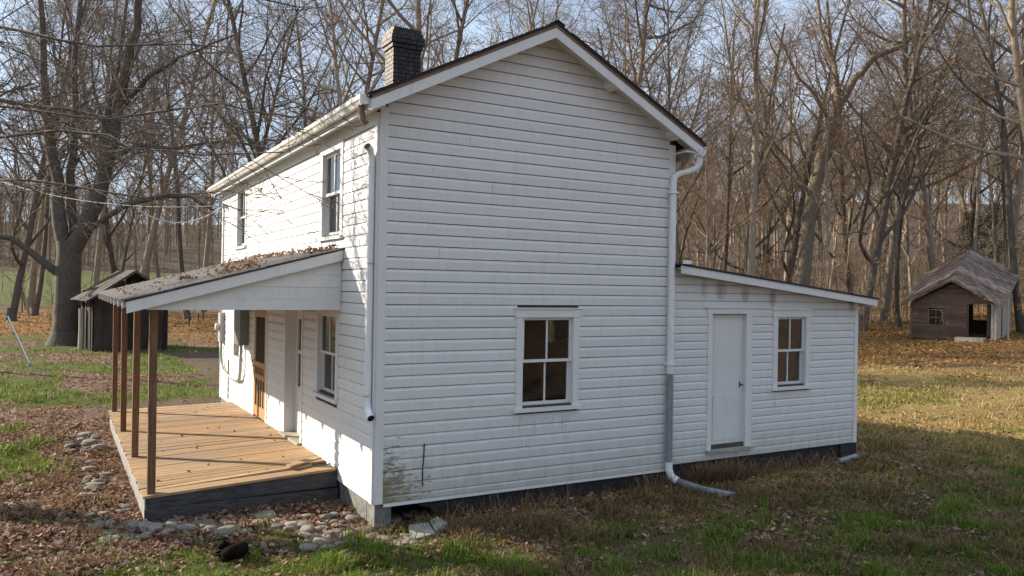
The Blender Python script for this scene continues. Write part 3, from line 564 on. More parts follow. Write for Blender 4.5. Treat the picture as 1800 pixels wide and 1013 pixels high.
MB().box(-2.46, -2.335, 1.40, 9.1, 2.325, 2.40).obj('beam', M['trim'], proof)
MB().box(-2.5, -.03, 1.36, 1.42, 2.29, 2.43).obj('end_beam', M['trim'], proof)
MB().box(-2.5, -.03, 8.98, 9.04, 2.29, 2.43).obj('end_beam', M['trim'], proof)
for i, (z0, z1) in enumerate(((2.432, 2.60), (2.602, 2.77), (2.772, 2.99))):
    xa = (z0 - 3.15 + .15) / .272; xb = (z1 - 3.15 + .15) / .272; MB().hexa([(xa + .05, 1.365, z0), (-.03, 1.365, z0), (-.03, 1.4, z0), (xa + .05, 1.4, z0), (min(xb + .05, -.06), 1.372, z1), (-.03, 1.372, z1), (-.03, 1.4, z1), (min(xb + .05, -.06), 1.4, z1)]).obj('gable_board', M['trim'], proof)
# electrics
mb = MB(FR); mb.box(10.2, 10.46, 0.0, .13, 1.27, 1.95); mbx = mb.obj('meter_box', M['box'], house)
mb = MB(FR); mb.tube([(10.33, .13, 1.62), (10.33, .2, 1.62), (10.33, .22, 1.62)], [.09, .088, .07], 14); mb.obj('meter_dial', M['palecable'], mbx, True)
pb = MB(FR); pb.box(7.48, 8.1, .03, .2, 1.38, 2.5); pnl = pb.obj('breaker_panel', M['panel'], house)
b = MB(FR); b.tube([(10.33, .08, 1.28), (10.33, .08, 1.0), (10.25, .08, .78), (10.0, .08, .62), (9.3, .08, .55), (8.4, .08, .56), (8.05, .09, .62), (7.9, .1, .8), (7.87, .1, 1.4)], .035, 8); b.obj('conduit', M['box'], house, True)
b = MB(FR); b.tube([(10.33, .08, 1.94), (10.33, .06, 2.3), (10.33, .06, 4.45)], .02, 6); b.obj('service_cable', M['box'], house)
b = MB(FR); b.tube([(10.1, .03, 4.45), (10.1, .1, 4.45), (10.1, .14, 4.45)], [.03, .06, .05], 8); b.obj('insulator', M['rustwhite'], house)
b = MB(FR); b.tube([(9.6, .035, .9), (9.6, .035, .0)], .012, 5); b.obj('wall_wire', M['cable'], house)
b = MB(GA); b.tube([(.66, .03, .62), (.655, .032, .45), (.64, .032, .3), (.645, .03, .08)], .008, 5); b.obj('hanging_cable', M['cable'], house)
# wires to the pole
def wire(name, a, b_, sag, r, mat, label):
    a = Vector(a); b_ = Vector(b_); o = MB(); o.tube([a.lerp(b_, i / 14) - Vector((0, 0, sag * 4 * (i / 14) * (1 - i / 14))) for i in range(15)], r, 5); o = o.obj(name, mat); tag(o, label, 'wire'); return o
# ------------------------------------------------------------------ old shed by the big tree
def frame(o, ax):   # local (a, b, z) -> world; a along ax, b to its left
    ax = Vector((ax[0], ax[1], 0)).normalized(); bx = Vector((-ax.y, ax.x, 0)); o = Vector(o)
    return lambda a, b, z: tuple(o + ax * a + bx * b + Vector((0, 0, z)))
z0 = gz(-.8, 27.2) - .05
s1 = empty('plank_shed', (-2.13, 27.92, z0)); tag(s1, 'small dark vertical-plank shed with a gable roof beside the big tree', 'shed')
def to_local(root, fn):
    inv = Matrix.Translation(root.location).inverted(); return lambda a, b, z: tuple(inv @ Vector(fn(a, b, z)))
F1 = to_local(s1, frame((-2.13, 27.92, z0), (1, .12))); w = 2.9; dpt = 3.0
a = 0
while a < w - .03:
    pw = rng.uniform(.2, .34); pw = min(pw, w - a); b0 = rng.uniform(.0, .08) if rng.random() < .5 else 0
    zt = 2.36 + .98 * (1 - abs(a + pw / 2 - w / 2) / (w / 2)); MB(F1).box(a + .006, a + pw - .006, rng.uniform(-.012, .0), .03, .12 + b0, zt).obj('plank', M['plank'], s1); a += pw
b_ = 0.05
while b_ < dpt:
    pw = rng.uniform(.2, .32); t = rng.uniform(-.06, .02)
    for side in (0, w): MB(F1).box(side - .015 + (t if side == 0 else 0), side + .015 + (t if side == 0 else 0), b_ + .005, min(b_ + pw, dpt) - .005, .1, 2.2).obj('plank', M['plank'], s1)
    b_ += pw
MB(F1).box(0, w, dpt, dpt + .03, .1, 2.6).obj('back_wall', M['plank'], s1)
MB(F1).box(.02, w - .02, .04, .1, .0, .3).obj('sill_beam', M['plank'], s1)
MB(F1).box(.05, w - .05, .06, dpt - .02, .1, .14).obj('floor', M['plank'], s1)
def sroof(Fm, w, dpt, ov, fo, ze, zp, mat, parent, n=6, tilt=0):
    for sd_ in (-1, 1):
        ae = w / 2 + sd_ * (w / 2 + ov); k = (zp - ze) / (w / 2 + ov)
        for i in range(n):
            b0 = -fo + (dpt + fo + .3) * i / n; b1 = -fo + (dpt + fo + .3) * (i + 1) / n - .012; j = rng.uniform(-.012, .012); e = rng.uniform(-.03, .03)
            t0 = tilt * (b0 + fo); t1 = tilt * (b1 + fo); A = ae + sd_ * e; C = w / 2
            MB(Fm).hexa([(A, b0, ze + j + t0 - .03), (C, b0, zp + t0 - .03), (C, b1, zp + t1 - .03), (A, b1, ze + j + t1 - .03), (A, b0, ze + j + t0), (C, b0, zp + t0), (C, b1, zp + t1), (A, b1, ze + j + t1)]).obj('roof_panel', mat, parent)
        MB(Fm).hexa([(ae, -fo + .02, ze - .12), (w / 2, -fo + .02, zp - .12), (w / 2, -fo + .06, zp - .12), (ae, -fo + .06, ze - .12), (ae, -fo + .02, ze - .031), (w / 2, -fo + .02, zp - .031), (w / 2, -fo + .06, zp - .031), (ae, -fo + .06, ze - .031)]).obj('barge_board', mat, parent)
sroof(F1, w, dpt, .42, .7, 2.2, 3.5, M['oldroof'], s1)
px_, py_ = -2.55, 29.6
b = MB(); zb = gz(px_, py_); b.tube([(px_, py_, zb - .1), (px_ + .02, py_, zb + .9), (px_, py_ + .02, zb + 1.75)], [.13, .12, .11], 9); tag(b.obj('wooden_post', M['palewood'], None, False), 'pale barkless wooden post leaning beside the plank shed', 'post')
# ------------------------------------------------------------------ collapsing shed by the woods
sx0, sy0 = CAM[0] + .4956 * 43.4 + .8685 * 21.8, CAM[1] + .8685 * 43.4 - .4956 * 21.8; zr = gz(sx0 + .7, sy0 - 1.8) - .02
s2 = empty('weathered_shed', (sx0, sy0, zr)); tag(s2, 'weathered brown clapboard shed with sagging rusty tin roof and open doorway', 'shed')
F2 = to_local(s2, frame((sx0, sy0, zr), (.342, -.94))); w = 4.0; dpt = 4.2
f2z = lambda a: 1.98 + 1.1 * (1 - abs(a - w / 2) / (w / 2))
z = .05
while z < 3.0:
    z1 = z + .125
    for a0, a1 in spans(0, w - .05, z, z1, [(.85, 1.55, .82, 1.6), (2.75, 3.8, 0, 1.92)]):
        lim = w / 2 * (1 - max(0, (z1 - 1.98) / 1.1)); c0 = max(a0, w / 2 - lim); c1 = min(a1, w / 2 + lim)
        if c1 - c0 > .06: MB(F2).hexa([(c0, -.02, z), (c1, -.02, z), (c1, .02, z), (c0, .02, z), (c0, -.004, z1), (c1, -.004, z1), (c1, .02, z1), (c0, .02, z1)]).obj('clapboard', M['clap'], s2)
    z = z1
for a0, a1, lean in ((-.07, .03, 0), (w - .1, w + .02, .0), (3.78, 3.88, 0), (2.68, 2.76, 0)): MB(F2).box(a0, a1, -.035, .05, -.05, 1.95).obj('corner_post', M['clap'] if a0 < 3.5 else M['palewood'], s2)
o_ = -.2
wf = MB(F2); wf.box(1.02 + o_, 1.08 + o_, -.04, .02, .78, 1.62); wf.box(1.75 + o_, 1.81 + o_, -.04, .02, .78, 1.62); wf.box(1.08 + o_, 1.75 + o_, -.04, .02, 1.56, 1.62); wf.box(1.0 + o_, 1.83 + o_, -.05, .02, .74, .79); wf.box(1.40 + o_, 1.43 + o_, -.03, .0, .79, 1.56); wf.box(1.08 + o_, 1.75 + o_, -.028, -.002, 1.16, 1.19); wn = wf.obj('window', M['clap'], s2)
for a0, a1 in ((1.08, 1.40), (1.43, 1.75)):
    for q0, q1 in ((.79, 1.16), (1.19, 1.56)): MB(F2).box(a0 + o_, a1 + o_, -.014, -.01, q0, q1).obj('pane', M['glass'], wn)
b_ = .05
while b_ < dpt:
    for side in (0, w):
        if side and 1.2 < b_ < 1.8: continue
        tl = .42; MB(F2).box(side - .015, side + .015, b_, b_ + .21, .05, 1.95 + .3 * b_).obj('wall_plank', M['palewood'] if side else M['clap'], s2)
    b_ += .22
MB(F2).box(0, w, dpt, dpt + .03, .05, 1.0).box(0, 2.2, dpt + .001, dpt + .03, 1.0, 3.2).box(2.9, w, dpt + .001, dpt + .03, 1.0, 3.2).obj('back_wall', M['clap'], s2)
for i in range(5): MB(F2).box(3.2 + i * .16, 3.2 + i * .16 + .14, 2.3, 2.34, .05, 1.95).obj('inner_plank', M['palewood'], s2)
MB(F2).box(.03, w - .03, .03, dpt, -.04, .03).obj('floor', M['clap'], s2)
MB(F2).box(2.3, 3.6, -1.0, -.06, -.12, .2).obj('doorstep', M['concrete'], s2)
sroof(F2, w, dpt, .42, .45, 1.86, 3.22, M['tin'], s2, 7, .36)
b = MB(F2); b.tube([(w + .5, .3, -.05), (w + .45, .32, 2.1)], .045, 7); b.obj('prop_pole', M['palewood'], s2)
# ------------------------------------------------------------------ trees
class Tree:
    def __init__(s, seed): s.r = random.Random(seed); s.g = {}; s.leafpts = []
    def poly(s, pts, rads, big):
        m = len(pts); n = (10 if rads[0] > .2 else 7 if rads[0] > .07 else 4 if rads[0] > .025 else 3); s.g.setdefault((big, m, n), []).append((pts, rads))
    def branch(s, p, d, L, r0, lvl, up, wander, spec):
        R_ = s.r; m = max(3, min(9, int(L / spec['seg'][min(lvl, 4)]) + 2)); st = L / (m - 1); pts = [p]; rads = [r0]; rt = max(.006, r0 * (.22 if lvl else .3))
        dx, dy, dz_ = d
        for i in range(1, m):
            dx += R_.gauss(0, wander); dy += R_.gauss(0, wander); dz_ += R_.gauss(0, wander) + up
            q = 1 / math.sqrt(dx * dx + dy * dy + dz_ * dz_); dx *= q; dy *= q; dz_ *= q
            p = (p[0] + dx * st, p[1] + dy * st, p[2] + dz_ * st); pts.append(p); rads.append(r0 + (rt - r0) * (i / (m - 1)) ** .8)
        s.poly(pts, rads, r0 > spec['big']); s.kids(pts, rads, L, lvl, spec)
    def kids(s, pts, rads, L, lvl, spec, t0=None, n=None):
        if lvl >= spec['lv']: s.leafpts.append(pts[-1]); return
        R_ = s.r; n = n if n is not None else spec['n'][lvl]; n = max(1, int(n * R_.uniform(.75, 1.25))); t0 = spec['t0'][lvl] if t0 is None else t0; m = len(pts)
        ph = R_.uniform(0, 6.28)
        for i in range(n):
            t = t0 + (1 - t0) * (i + R_.random() * .9) / n; f = t * (m - 1); k = min(int(f), m - 2); f -= k
            a, b_ = pts[k], pts[k + 1]; p = tuple(a[j] + (b_[j] - a[j]) * f for j in range(3)); rr = rads[k] + (rads[k + 1] - rads[k]) * f
            T = Vector((b_[0] - a[0], b_[1] - a[1], b_[2] - a[2])).normalized(); ph += 2.4 + R_.uniform(-.5, .5)
            u = T.orthogonal().normalized(); v = T.cross(u); sd_ = u * math.cos(ph) + v * math.sin(ph); ang = rad(R_.uniform(*spec['ang'][lvl]))
            D = T * math.cos(ang) + sd_ * math.sin(ang)
            if spec.get('flat') and lvl >= 1: D.z *= .6; D.normalize()
            l2 = L * spec['len'][lvl] * (1.15 - spec['fall'][lvl] * t) * R_.uniform(.7, 1.25); r2 = min(rr * .75, max(.008, l2 * spec['rr'][lvl]))
            s.branch(p, tuple(D), l2, r2, lvl + 1, spec['up'][lvl], spec['wan'][lvl], spec)
    def meshes(s, name, m1, m2):
        res = []
        for big, nm, mat in ((True, 'trunk', m1), (False, 'crown', m2)):
            Vs = []; Qs = []; off = 0
            for (bg_, m, n), L in s.g.items():
                if bg_ != big: continue
                P = np.array([q[0] for q in L], float); Rr_ = np.array([q[1] for q in L], float); T = np.empty_like(P); T[:, 1:-1] = P[:, 2:] - P[:, :-2]; T[:, 0] = P[:, 1] - P[:, 0]; T[:, -1] = P[:, -1] - P[:, -2]
                T /= np.linalg.norm(T, axis=2, keepdims=True) + 1e-9; ov = P[:, -1] - P[:, 0]; ref = np.where(np.abs(ov[:, 2:3]) > .8 * np.linalg.norm(ov, axis=1, keepdims=True), np.array([[1., .2, 0]]), np.array([[.1, .2, 1.]]))
                A = np.cross(T, ref[:, None, :]); A /= np.linalg.norm(A, axis=2, keepdims=True) + 1e-9; B = np.cross(T, A); an = np.arange(n) * 2 * math.pi / n
                ring = P[:, :, None, :] + Rr_[:, :, None, None] * (A[:, :, None, :] * np.cos(an)[None, None, :, None] + B[:, :, None, :] * np.sin(an)[None, None, :, None])
                k = len(L); Vs.append(ring.reshape(-1, 3)); base = off + (np.arange(k) * m * n)[:, None, None]; i = np.arange(m - 1)[None, :, None] * n; j = np.arange(n)[None, None, :]; j2 = (j + 1) % n
                Qs.append(np.stack([base + i + j, base + i + j2, base + i + n + j2, base + i + n + j], -1).reshape(-1, 4)); off += k * m * n
            if Vs: me = np_mesh(name + '_' + nm, np.concatenate(Vs), np.concatenate(Qs), None, True); me.materials.append(mat); res.append((nm, me))
        return res
def leaf_mesh(name, pts, size, cols, seed, jit=.12, per=1):
    R_ = np.random.default_rng(seed); P = np.repeat(np.array(pts), per, 0); n = len(P); P = P + R_.normal(0, jit, P.shape)
    return leaves_at(name, P, R_.uniform(.6, 1.3, n) * size, cols, R_, 1.2)
def leaves_at(name, P, sz, cols, R_, tilt=.55, ctr=None):
    n = len(P); yaw = R_.uniform(0, 6.283, n); tx = R_.normal(0, tilt, n); ty = R_.normal(0, tilt, n); cu = R_.uniform(.05, .5, n) * np.where(R_.random(n) < .5, 1, -1)
    base = np.array([[0, -.6, 0], [.42, -.1, 1], [.25, .4, .8], [0, .62, .1], [-.25, .4, .8], [-.42, -.1, 1], [0, 0, 0]]); L = np.repeat(base[None], n, 0) * 1.0; L[:, :, 2] *= cu[:, None]; L[:, 3, 2] += cu * .5
    L *= sz[:, None, None]; cx, sx = np.cos(tx), np.sin(tx); y = L[:, :, 1] * cx[:, None] - L[:, :, 2] * sx[:, None]; z = L[:, :, 1] * sx[:, None] + L[:, :, 2] * cx[:, None]; x = L[:, :, 0]
    cy, sy = np.cos(ty), np.sin(ty); x, z = x * cy[:, None] + z * sy[:, None], -x * sy[:, None] + z * cy[:, None]; cz, sz_ = np.cos(yaw), np.sin(yaw); x, y = x * cz[:, None] - y * sz_[:, None], x * sz_[:, None] + y * cz[:, None]
    V = np.stack([x, y, z], -1) + P[:, None, :]; b = (np.arange(n) * 7)[:, None]; T = np.concatenate([b + np.array([[6, i, (i + 1) % 6]]) for i in range(6)], 0)
    cols = np.array(cols); c = cols[R_.integers(0, len(cols), n)] * R_.uniform(.7, 1.25, (n, 1)); C = np.concatenate([np.repeat(c[:, None, :], 7, 1), np.ones((n, 7, 1))], -1).reshape(-1, 4)
    return np_mesh(name, V.reshape(-1, 3), None, T, False, C)
SPEC = dict(seg=[2.2, 1.2, .7, .45, .4], big=.05, lv=4, n=[20, 8, 7, 4], t0=[.34, .22, .2, .15], ang=[(30, 62), (28, 58), (28, 60), (25, 60)], len=[.34, .42, .46, .55], fall=[.62, .5, .4, .4], rr=[.0135, .0115, .010, .011], up=[.10, .06, .04, .02], wan=[.15, .2, .22, .25])
def proto(seed, H, r0, bark, tw, leaf=None, **kw):
    sp = dict(SPEC); sp.update(kw); t = Tree(seed); R_ = t.r; lean = R_.gauss(0, .05); t.branch((0, 0, -.3), (lean, R_.gauss(0, .05), 1), H, r0, 0, .02, .05, sp)
    fl = [((0, 0, -.4), r0 * 1.9), ((0, 0, .15), r0 * 1.35), ((lean * .6, 0, .9), r0 * 1.02)]; t.poly([f[0] for f in fl], [f[1] for f in fl], True)
    ms = t.meshes('tree', M[bark], M[tw])
    if leaf: me = leaf_mesh('tree_leaves', t.leafpts if leaf[1] >= 1 else t.leafpts[::int(1 / leaf[1])], leaf[2], leaf[0], seed, .15, max(1, int(leaf[1]))); me.materials.append(M['leaf']); ms.append(('leaves', me))
    return ms
ORG = [(.36, .17, .06), (.3, .13, .05), (.42, .24, .1)]
PROT = [proto(1, 25, .24, 'bark2', 'twig2'), proto(2, 23, .2, 'bark', 'twig', t0=[.4, .22, .2, .15]), proto(3, 27, .32, 'bark2', 'twig2', n=[22, 9, 7, 4], ang=[(38, 70), (28, 60), (28, 60), (25, 60)]), proto(4, 20, .14, 'bark2', 'twig2', t0=[.18, .2, .2, .15], n=[18, 8, 6, 4]),
        proto(5, 24, .27, 'bark', 'twig2', t0=[.16, .22, .2, .15], n=[26, 8, 6, 4]), proto(6, 22, .17, 'bark2', 'twig', t0=[.45, .22, .2, .15]), proto(7, 18, .13, 'bark2', 'twig2', (ORG, .34, .085), n=[18, 8, 6, 4])]
SAP = [proto(21, 7, .045, 'bark2', 'twig2', lv=3, n=[14, 5, 4], t0=[.25, .2, .2]), proto(22, 5, .035, 'bark', 'twig2', (ORG, .5, .075), lv=3, n=[14, 5, 4], t0=[.2, .2, .2]), proto(23, 9, .06, 'bark2', 'twig2', lv=3, n=[16, 6, 4], t0=[.3, .2, .2]), proto(24, 3, .025, 'bark', 'twig', lv=3, n=[12, 5, 3], t0=[.05, .2, .2], ang=[(20, 45), (28, 58), (28, 60)])]
EVG = [(.018, .035, .012), (.03, .05, .015), (.012, .025, .01)]
CON = [proto(31, 7, .09, 'bark', 'twig', (EVG, 14, .07), lv=2, n=[46, 9], t0=[.08, .1], ang=[(70, 95), (40, 70)], up=[-.01, 0], len=[.3, .4], fall=[.95, .6])]
def plant(pr, x, y, name, label, cat, group, sc=1.0, rzv=None, tilt=(0, 0)):
    o = empty(name, (x, y, gz(x, y) - .03)); o.rotation_euler = (tilt[0], tilt[1], rng.uniform(0, 6.28) if rzv is None else rzv); o.scale = (sc, sc, sc); tag(o, label, cat, group)
    for nm, me in pr: link(bpy.data.objects.new(nm, me), o)
    return o
def wxy(px, d):   # a bearing (image column at full size) and a depth -> ground position
    l = (px - 900) / 1399 * d; return CAM[0] + .4956 * d + .8685 * l, CAM[1] + .8685 * d - .4956 * l
LW = ('bare_tree', 'leafless grey-brown hardwood tree in the woods beyond the house and sheds', 'tree', 'leafless trees of the woods')
placed = []
KIND = ('stout tan-barked', 'dark-barked', 'heavy-limbed tan-barked', 'slender dark-barked', 'low-branching dark-barked', 'clean-stemmed tan-barked', '')
def LWZ(k, px, d):
    z = 'standing between the lawn and the green meadow' if px < 480 else 'rising behind the farmhouse roof' if px < 1180 else 'in the woods around the tin-roofed shed'
    if d < 0: z = 'in the woods facing the gable windows'
    return ('bare_tree', (KIND[k] + ' leafless tree ' if k < 6 else 'slim tree still holding some orange leaves, ') + z, 'tree', 'leafless trees of the woods')
def free(x, y, md): return all((x - a) ** 2 + (y - b) ** 2 > md * md for a, b in placed) and not (-6 < x < 11 and -6 < y < 14)
for px, d, k, sc in ((1196, 50, 5, 1.0), (1262, 62, 1, 1), (1322, 46, 0, 1.1), (1372, 56, 4, 1.0), (1515, 50, 4, 1.15), (1556, 56, 2, 1.0), (1604, 58, 3, 1), (1648, 54, 2, 1.0), (1712, 62, 5, 1), (1766, 50, 0, 1.2), (1797, 44, 1, 1.1), (1840, 42, 2, 1), (1235, 40, 6, .8), (1420, 70, 2, 1),
                     (505, 46, 4, 1.0), (455, 52, 1, 1), (545, 60, 0, 1), (640, 44, 5, 1.1), (612, 58, 2, 1), (700, 38, 0, 1.1), (722, 52, 4, 1.1), (880, 44, 3, 1.1), (935, 60, 0, 1), (1045, 46, 2, 1.0), (1085, 52, 6, 1.2), (1130, 60, 4, 1), (800, 66, 2, 1),
                     (20, 52, 4, 1), (62, 58, 1, 1), (165, 56, 0, 1), (210, 62, 4, 1), (240, 54, 2, .9), (285, 60, 5, 1), (330, 56, 1, 1), (358, 66, 0, 1), (-30, 60, 2, 1), (385, 72, 5, 1)):
    x, y = wxy(px, d); placed.append((x, y)); plant(PROT[k], x, y, *LWZ(k, px, d), sc=sc)
cnt = 0; tries = 0
while cnt < 118 and tries < 6000:
    tries += 1; d = 42 + 95 * rng.random() ** .62; px = rng.uniform(-150, 2000); x, y = wxy(px, d); l = (px - 900) / 1399 * d
    if px < 480 and (d < 50 or (d > 82 and d < 150)): continue
    if px < 480 and rng.random() < .45: continue
    if 480 < px < 1150 and (d < 75 or rng.random() < .5): continue
    if (x - 38) ** 2 + (y - 15) ** 2 < 49 or not free(x, y, 3.2): continue
    if 1480 < px < 1800 and d < 44: continue
    placed.append((x, y)); k = rng.choices(range(7), (3, 3, 2, 4, 2, 4, 2.2 if px > 1150 else .2))[0]; plant(PROT[k], x, y, *LWZ(k, px, d), sc=rng.uniform(.75, 1.1)); cnt += 1
for i in range(64):
    x = rng.uniform(-45, 60); y = (-24 if i < 46 else -15) - 45 * rng.random() ** 1.3 - .1 * abs(x)
    if free(x, y, 2.5): k = rng.randrange(7); placed.append((x, y)); plant(PROT[k], x, y, *LWZ(k, 0, -1), sc=rng.uniform(.8, 1.1))
cnt = 0
while cnt < 120:
    d = 36 + 60 * rng.random(); px = rng.uniform(-60, 1880); x, y = wxy(px, d)
    if px < 480 and d < 48: continue
    if 1550 < px < 1800 and d < 47: continue
    if not free(x, y, .8): continue
    placed.append((x, y)); k = rng.choices(range(4), (3, 5 if px > 1100 else .3, 3, 2))[0]; plant(SAP[k], x, y, 'sapling', ('thin bare upright sapling', 'short sapling still holding orange leaves', 'tall thin bare sapling', 'low many-stemmed bare shrub')[k] + (' at the meadow edge' if px < 480 else ' in the undergrowth behind the farmhouse' if px < 1180 else ' in the undergrowth near the tin-roofed shed'), 'sapling', 'saplings of the undergrowth', sc=rng.uniform(.7, 1.3)); cnt += 1
for px, d, sc in ((1705, 66, 1.1), (1345, 70, .9), (1560, 75, .9), (1755, 72, 1.2), (1200, 78, .8)):
    x, y = wxy(px, d); plant(CON[0], x, y, 'evergreen_tree', 'small dark evergreen among the bare trunks', 'tree', 'evergreens in the woods', sc=sc)
# large custom trees: limbs given in metres (right, back, up) from the base
def custom(name, label, base, limbs, bark, tw, spec, scale=1.0, rz_=-.5185):
    t = Tree(hash(len(label)) % 97 + 3)
    for pts, r0, r1, lvl, n, t0 in limbs:
        m = len(pts); Ld = sum((Vector(pts[i + 1]) - Vector(pts[i])).length for i in range(m - 1)); P = []; k = 3
        for i in range(m - 1):
            for q in range(k): f = q / k; P.append(tuple(pts[i][j] + (pts[i + 1][j] - pts[i][j]) * f + (t.r.gauss(0, .02 * Ld / m) if i or q else 0) for j in range(3)))
        P.append(pts[-1]); rads = [r0 + (r1 - r0) * i / (len(P) - 1) for i in range(len(P))]
        t.poly(P, rads, r0 > .05); t.kids(P, rads, Ld * spec.get('kl', 1), lvl, spec, t0, n)
    o = empty(name, base, rz_); tag(o, label, 'tree'); o.scale = (scale,) * 3
    for nm, me in t.meshes(name, M[bark], M[tw]): link(bpy.data.objects.new(nm, me), o)
    return o
k = 36.3 / 1399
def PXL(*p): return [(a * k, b, c * k) for a, b, c in p]
sp = dict(SPEC); sp.update(len=[.32, .42, .46, .55], n=[16, 8, 6, 5], up=[.05, .04, .03, .02])
bx_, by_ = -3.09, 32.15
custom('maple_tree', 'massive grey-barked tree forking into several stems next to the plank shed', (bx_, by_, gz(bx_, by_) - .05), [
    (PXL((0, 0, -5), (0, 0, 15), (0, 0, 60), (1, 0, 120), (2, 0, 185)), .62, .5, 3, 0, 1), (PXL((0, 0, -8), (0, 0, 10), (0, 0, 32)), .98, .56, 3, 0, 1),
    (PXL((-4, 0, 118), (-40, -.3, 150), (-85, -.6, 185), (-130, -1, 200), (-220, -1, 250)), .2, .05, 1, 8, .3),
    (PXL((-4, 0, 160), (-22, .2, 235), (-32, .4, 300), (-52, .5, 420), (-66, .6, 520), (-80, .8, 700)), .34, .1, 0, 16, .25),
    (PXL((0, .2, 170), (-14, .8, 270), (-18, 1.2, 380), (-24, 1.5, 520), (-20, 2, 720)), .26, .08, 0, 14, .3),
    (PXL((6, 0, 165), (36, 0, 225), (62, 0, 305), (86, -.3, 400), (104, -.3, 490), (122, -.3, 590), (140, -.3, 760)), .4, .12, 0, 18, .25),
    (PXL((10, .2, 200), (40, .8, 260), (30, 1.2, 360), (48, 1.5, 480), (60, 2, 650)), .24, .07, 0, 14, .3),
    (PXL((22, 0, 195), (60, -.3, 215), (115, -.6, 250), (180, -.8, 262), (228, -1, 262), (270, -1, 240)), .17, .05, 1, 10, .3),
    (PXL((70, 0, 330), (130, -.6, 350), (200, -1, 345), (290, -1.5, 355), (380, -1.8, 340)), .13, .03, 1, 12, .2),
    (PXL((90, 0, 420), (150, -.6, 470), (210, -1, 500), (300, -1, 540)), .13, .03, 1, 12, .2)], 'bark', 'twig', sp)
# tree out of the frame whose long low boughs reach across towards the house
sp2 = dict(SPEC); sp2.update(n=[14, 9, 5, 3], len=[.3, .22, .42, .5], ang=[(35, 70), (25, 55), (25, 60), (25, 60)], up=[0, .01, .01, .0], rr=[.012, .008, .007, .007], flat=True)
ox, oy = -7.3, 6.0
zt_ = gz(ox, oy)
custom('shade_tree', 'tree whose long bare boughs reach level across to the front eave', (ox, oy, zt_ - .05), [
    ([(0, 0, -.1), (0, 0, 1.5), (.1, 0, 3.5), (.1, .1, 6), (.2, 0, 9), (0, 0, 13)], .36, .14, 0, 10, .55),
    ([(.1, 0, 4.2), (1.6, .1, 5.1), (3.0, -.1, 5.0), (4.6, -.4, 5.15), (6.2, -.6, 4.85), (8.0, -1.2, 4.75)], .042, .008, 1, 22, .15),
    ([(.1, 0, 4.8), (1.7, .3, 5.8), (3.2, .5, 5.75), (5.0, .3, 5.5), (6.8, -.2, 5.55), (8.2, -.6, 5.3)], .045, .008, 1, 22, .15),
    ([(.1, 0, 3.8), (1.8, .4, 4.5), (3.6, .7, 4.55), (5.4, .6, 4.35), (6.8, .4, 4.45)], .035, .007, 1, 18, .15),
    ([(.1, 0, 5.6), (1.8, -.2, 6.6), (3.6, -.5, 6.55), (5.4, -.8, 6.2), (7.3, -1.2, 6.1)], .045, .008, 1, 20, .15),
    ([(.1, 0, 4.5), (1.4, -.5, 5.3), (3.0, -.9, 5.45), (4.8, -1.0, 5.25), (6.6, -.9, 5.1)], .036, .007, 1, 18, .15),
    ([(.1, 0, 7.2), (1.6, .3, 8.2), (3.4, .5, 8.3), (5.6, .8, 8.0), (7.6, 1.0, 7.4)], .055, .01, 1, 18, .15)], 'bark', 'twig', sp2)
# heavy forked tree of the right-hand woods
d0 = 52; bx2, by2 = wxy(1405, d0); k = d0 / 1399; sp3 = dict(SPEC); sp3.update(len=[.3, .42, .46, .55], n=[16, 8, 7, 5])
custom('oak_tree', 'tall thick-trunked tree forking high above the woods between house and tin-roofed shed', (bx2, by2, gz(bx2, by2) - .05), [
    (PXL((0, 0, -10), (2, 0, 30), (6, 0, 110), (14, 0, 190), (34, .2, 290), (52, .3, 350), (68, .3, 410)), .55, .36, 1, 5, .5),
    (PXL((66, .3, 405), (64, .5, 450), (62, .8, 480), (40, 1, 540), (30, 1, 640)), .26, .08, 0, 14, .25),
    (PXL((68, .3, 405), (92, 0, 445), (120, -.3, 480), (165, -.5, 500), (200, -.5, 525), (260, -.6, 600)), .27, .07, 0, 16, .25),
    (PXL((52, .2, 370), (20, -.5, 410), (-15, -.8, 440), (-60, -1, 520)), .17, .05, 1, 12, .3), (PXL((20, 0, 230), (-20, -.5, 290), (-60, -.8, 330), (-110, -1, 400)), .15, .04, 1, 12, .3)], 'bark2', 'twig2', sp3)
# distant wood on the slopes: one mass
DV = []; DQ = []; off = 0
R2 = random.Random(5)
for i in range(640):
    d = R2.uniform(110, 330); px = R2.uniform(-300, 2150) if i % 3 else R2.uniform(-300, 520); x, y = wxy(px, d)
    if px < 480 and d < 160: continue
    zb = gz(x, y) - .3; H = R2.uniform(14, 22); r_ = R2.uniform(.12, .3)
    segs = [((x, y, zb), (x + R2.gauss(0, .5), y, zb + H), r_ * 1.3, .04)]
    for q in range(34):
        t = R2.uniform(.25, 1); a = R2.uniform(0, 6.28); L = R2.uniform(2, 5) * (1.2 - t * .6); s0 = (x, y, zb + H * t); segs.append((s0, (x + math.cos(a) * L * .6, y + math.sin(a) * L * .6, zb + H * t + L * .75), .07, .025))
        e = segs[-1][1]
        for w_ in range(2): segs.append((e if w_ else tuple((s0[j] + e[j]) / 2 for j in range(3)), (e[0] + R2.gauss(0, 1), e[1] + R2.gauss(0, 1), e[2] + R2.uniform(.3, 1.8)), .04, .02))
    for a_, b_, ra, rb in segs:
        for p_, r__ in ((a_, ra), (b_, rb)):
            for q in range(3): an = q * 2.094; DV.append((p_[0] + r__ * math.cos(an), p_[1] + r__ * math.sin(an), p_[2]))
        for q in range(3): DQ.append((off + q, off + (q + 1) % 3, off + 3 + (q + 1) % 3, off + 3 + q))
        off += 6
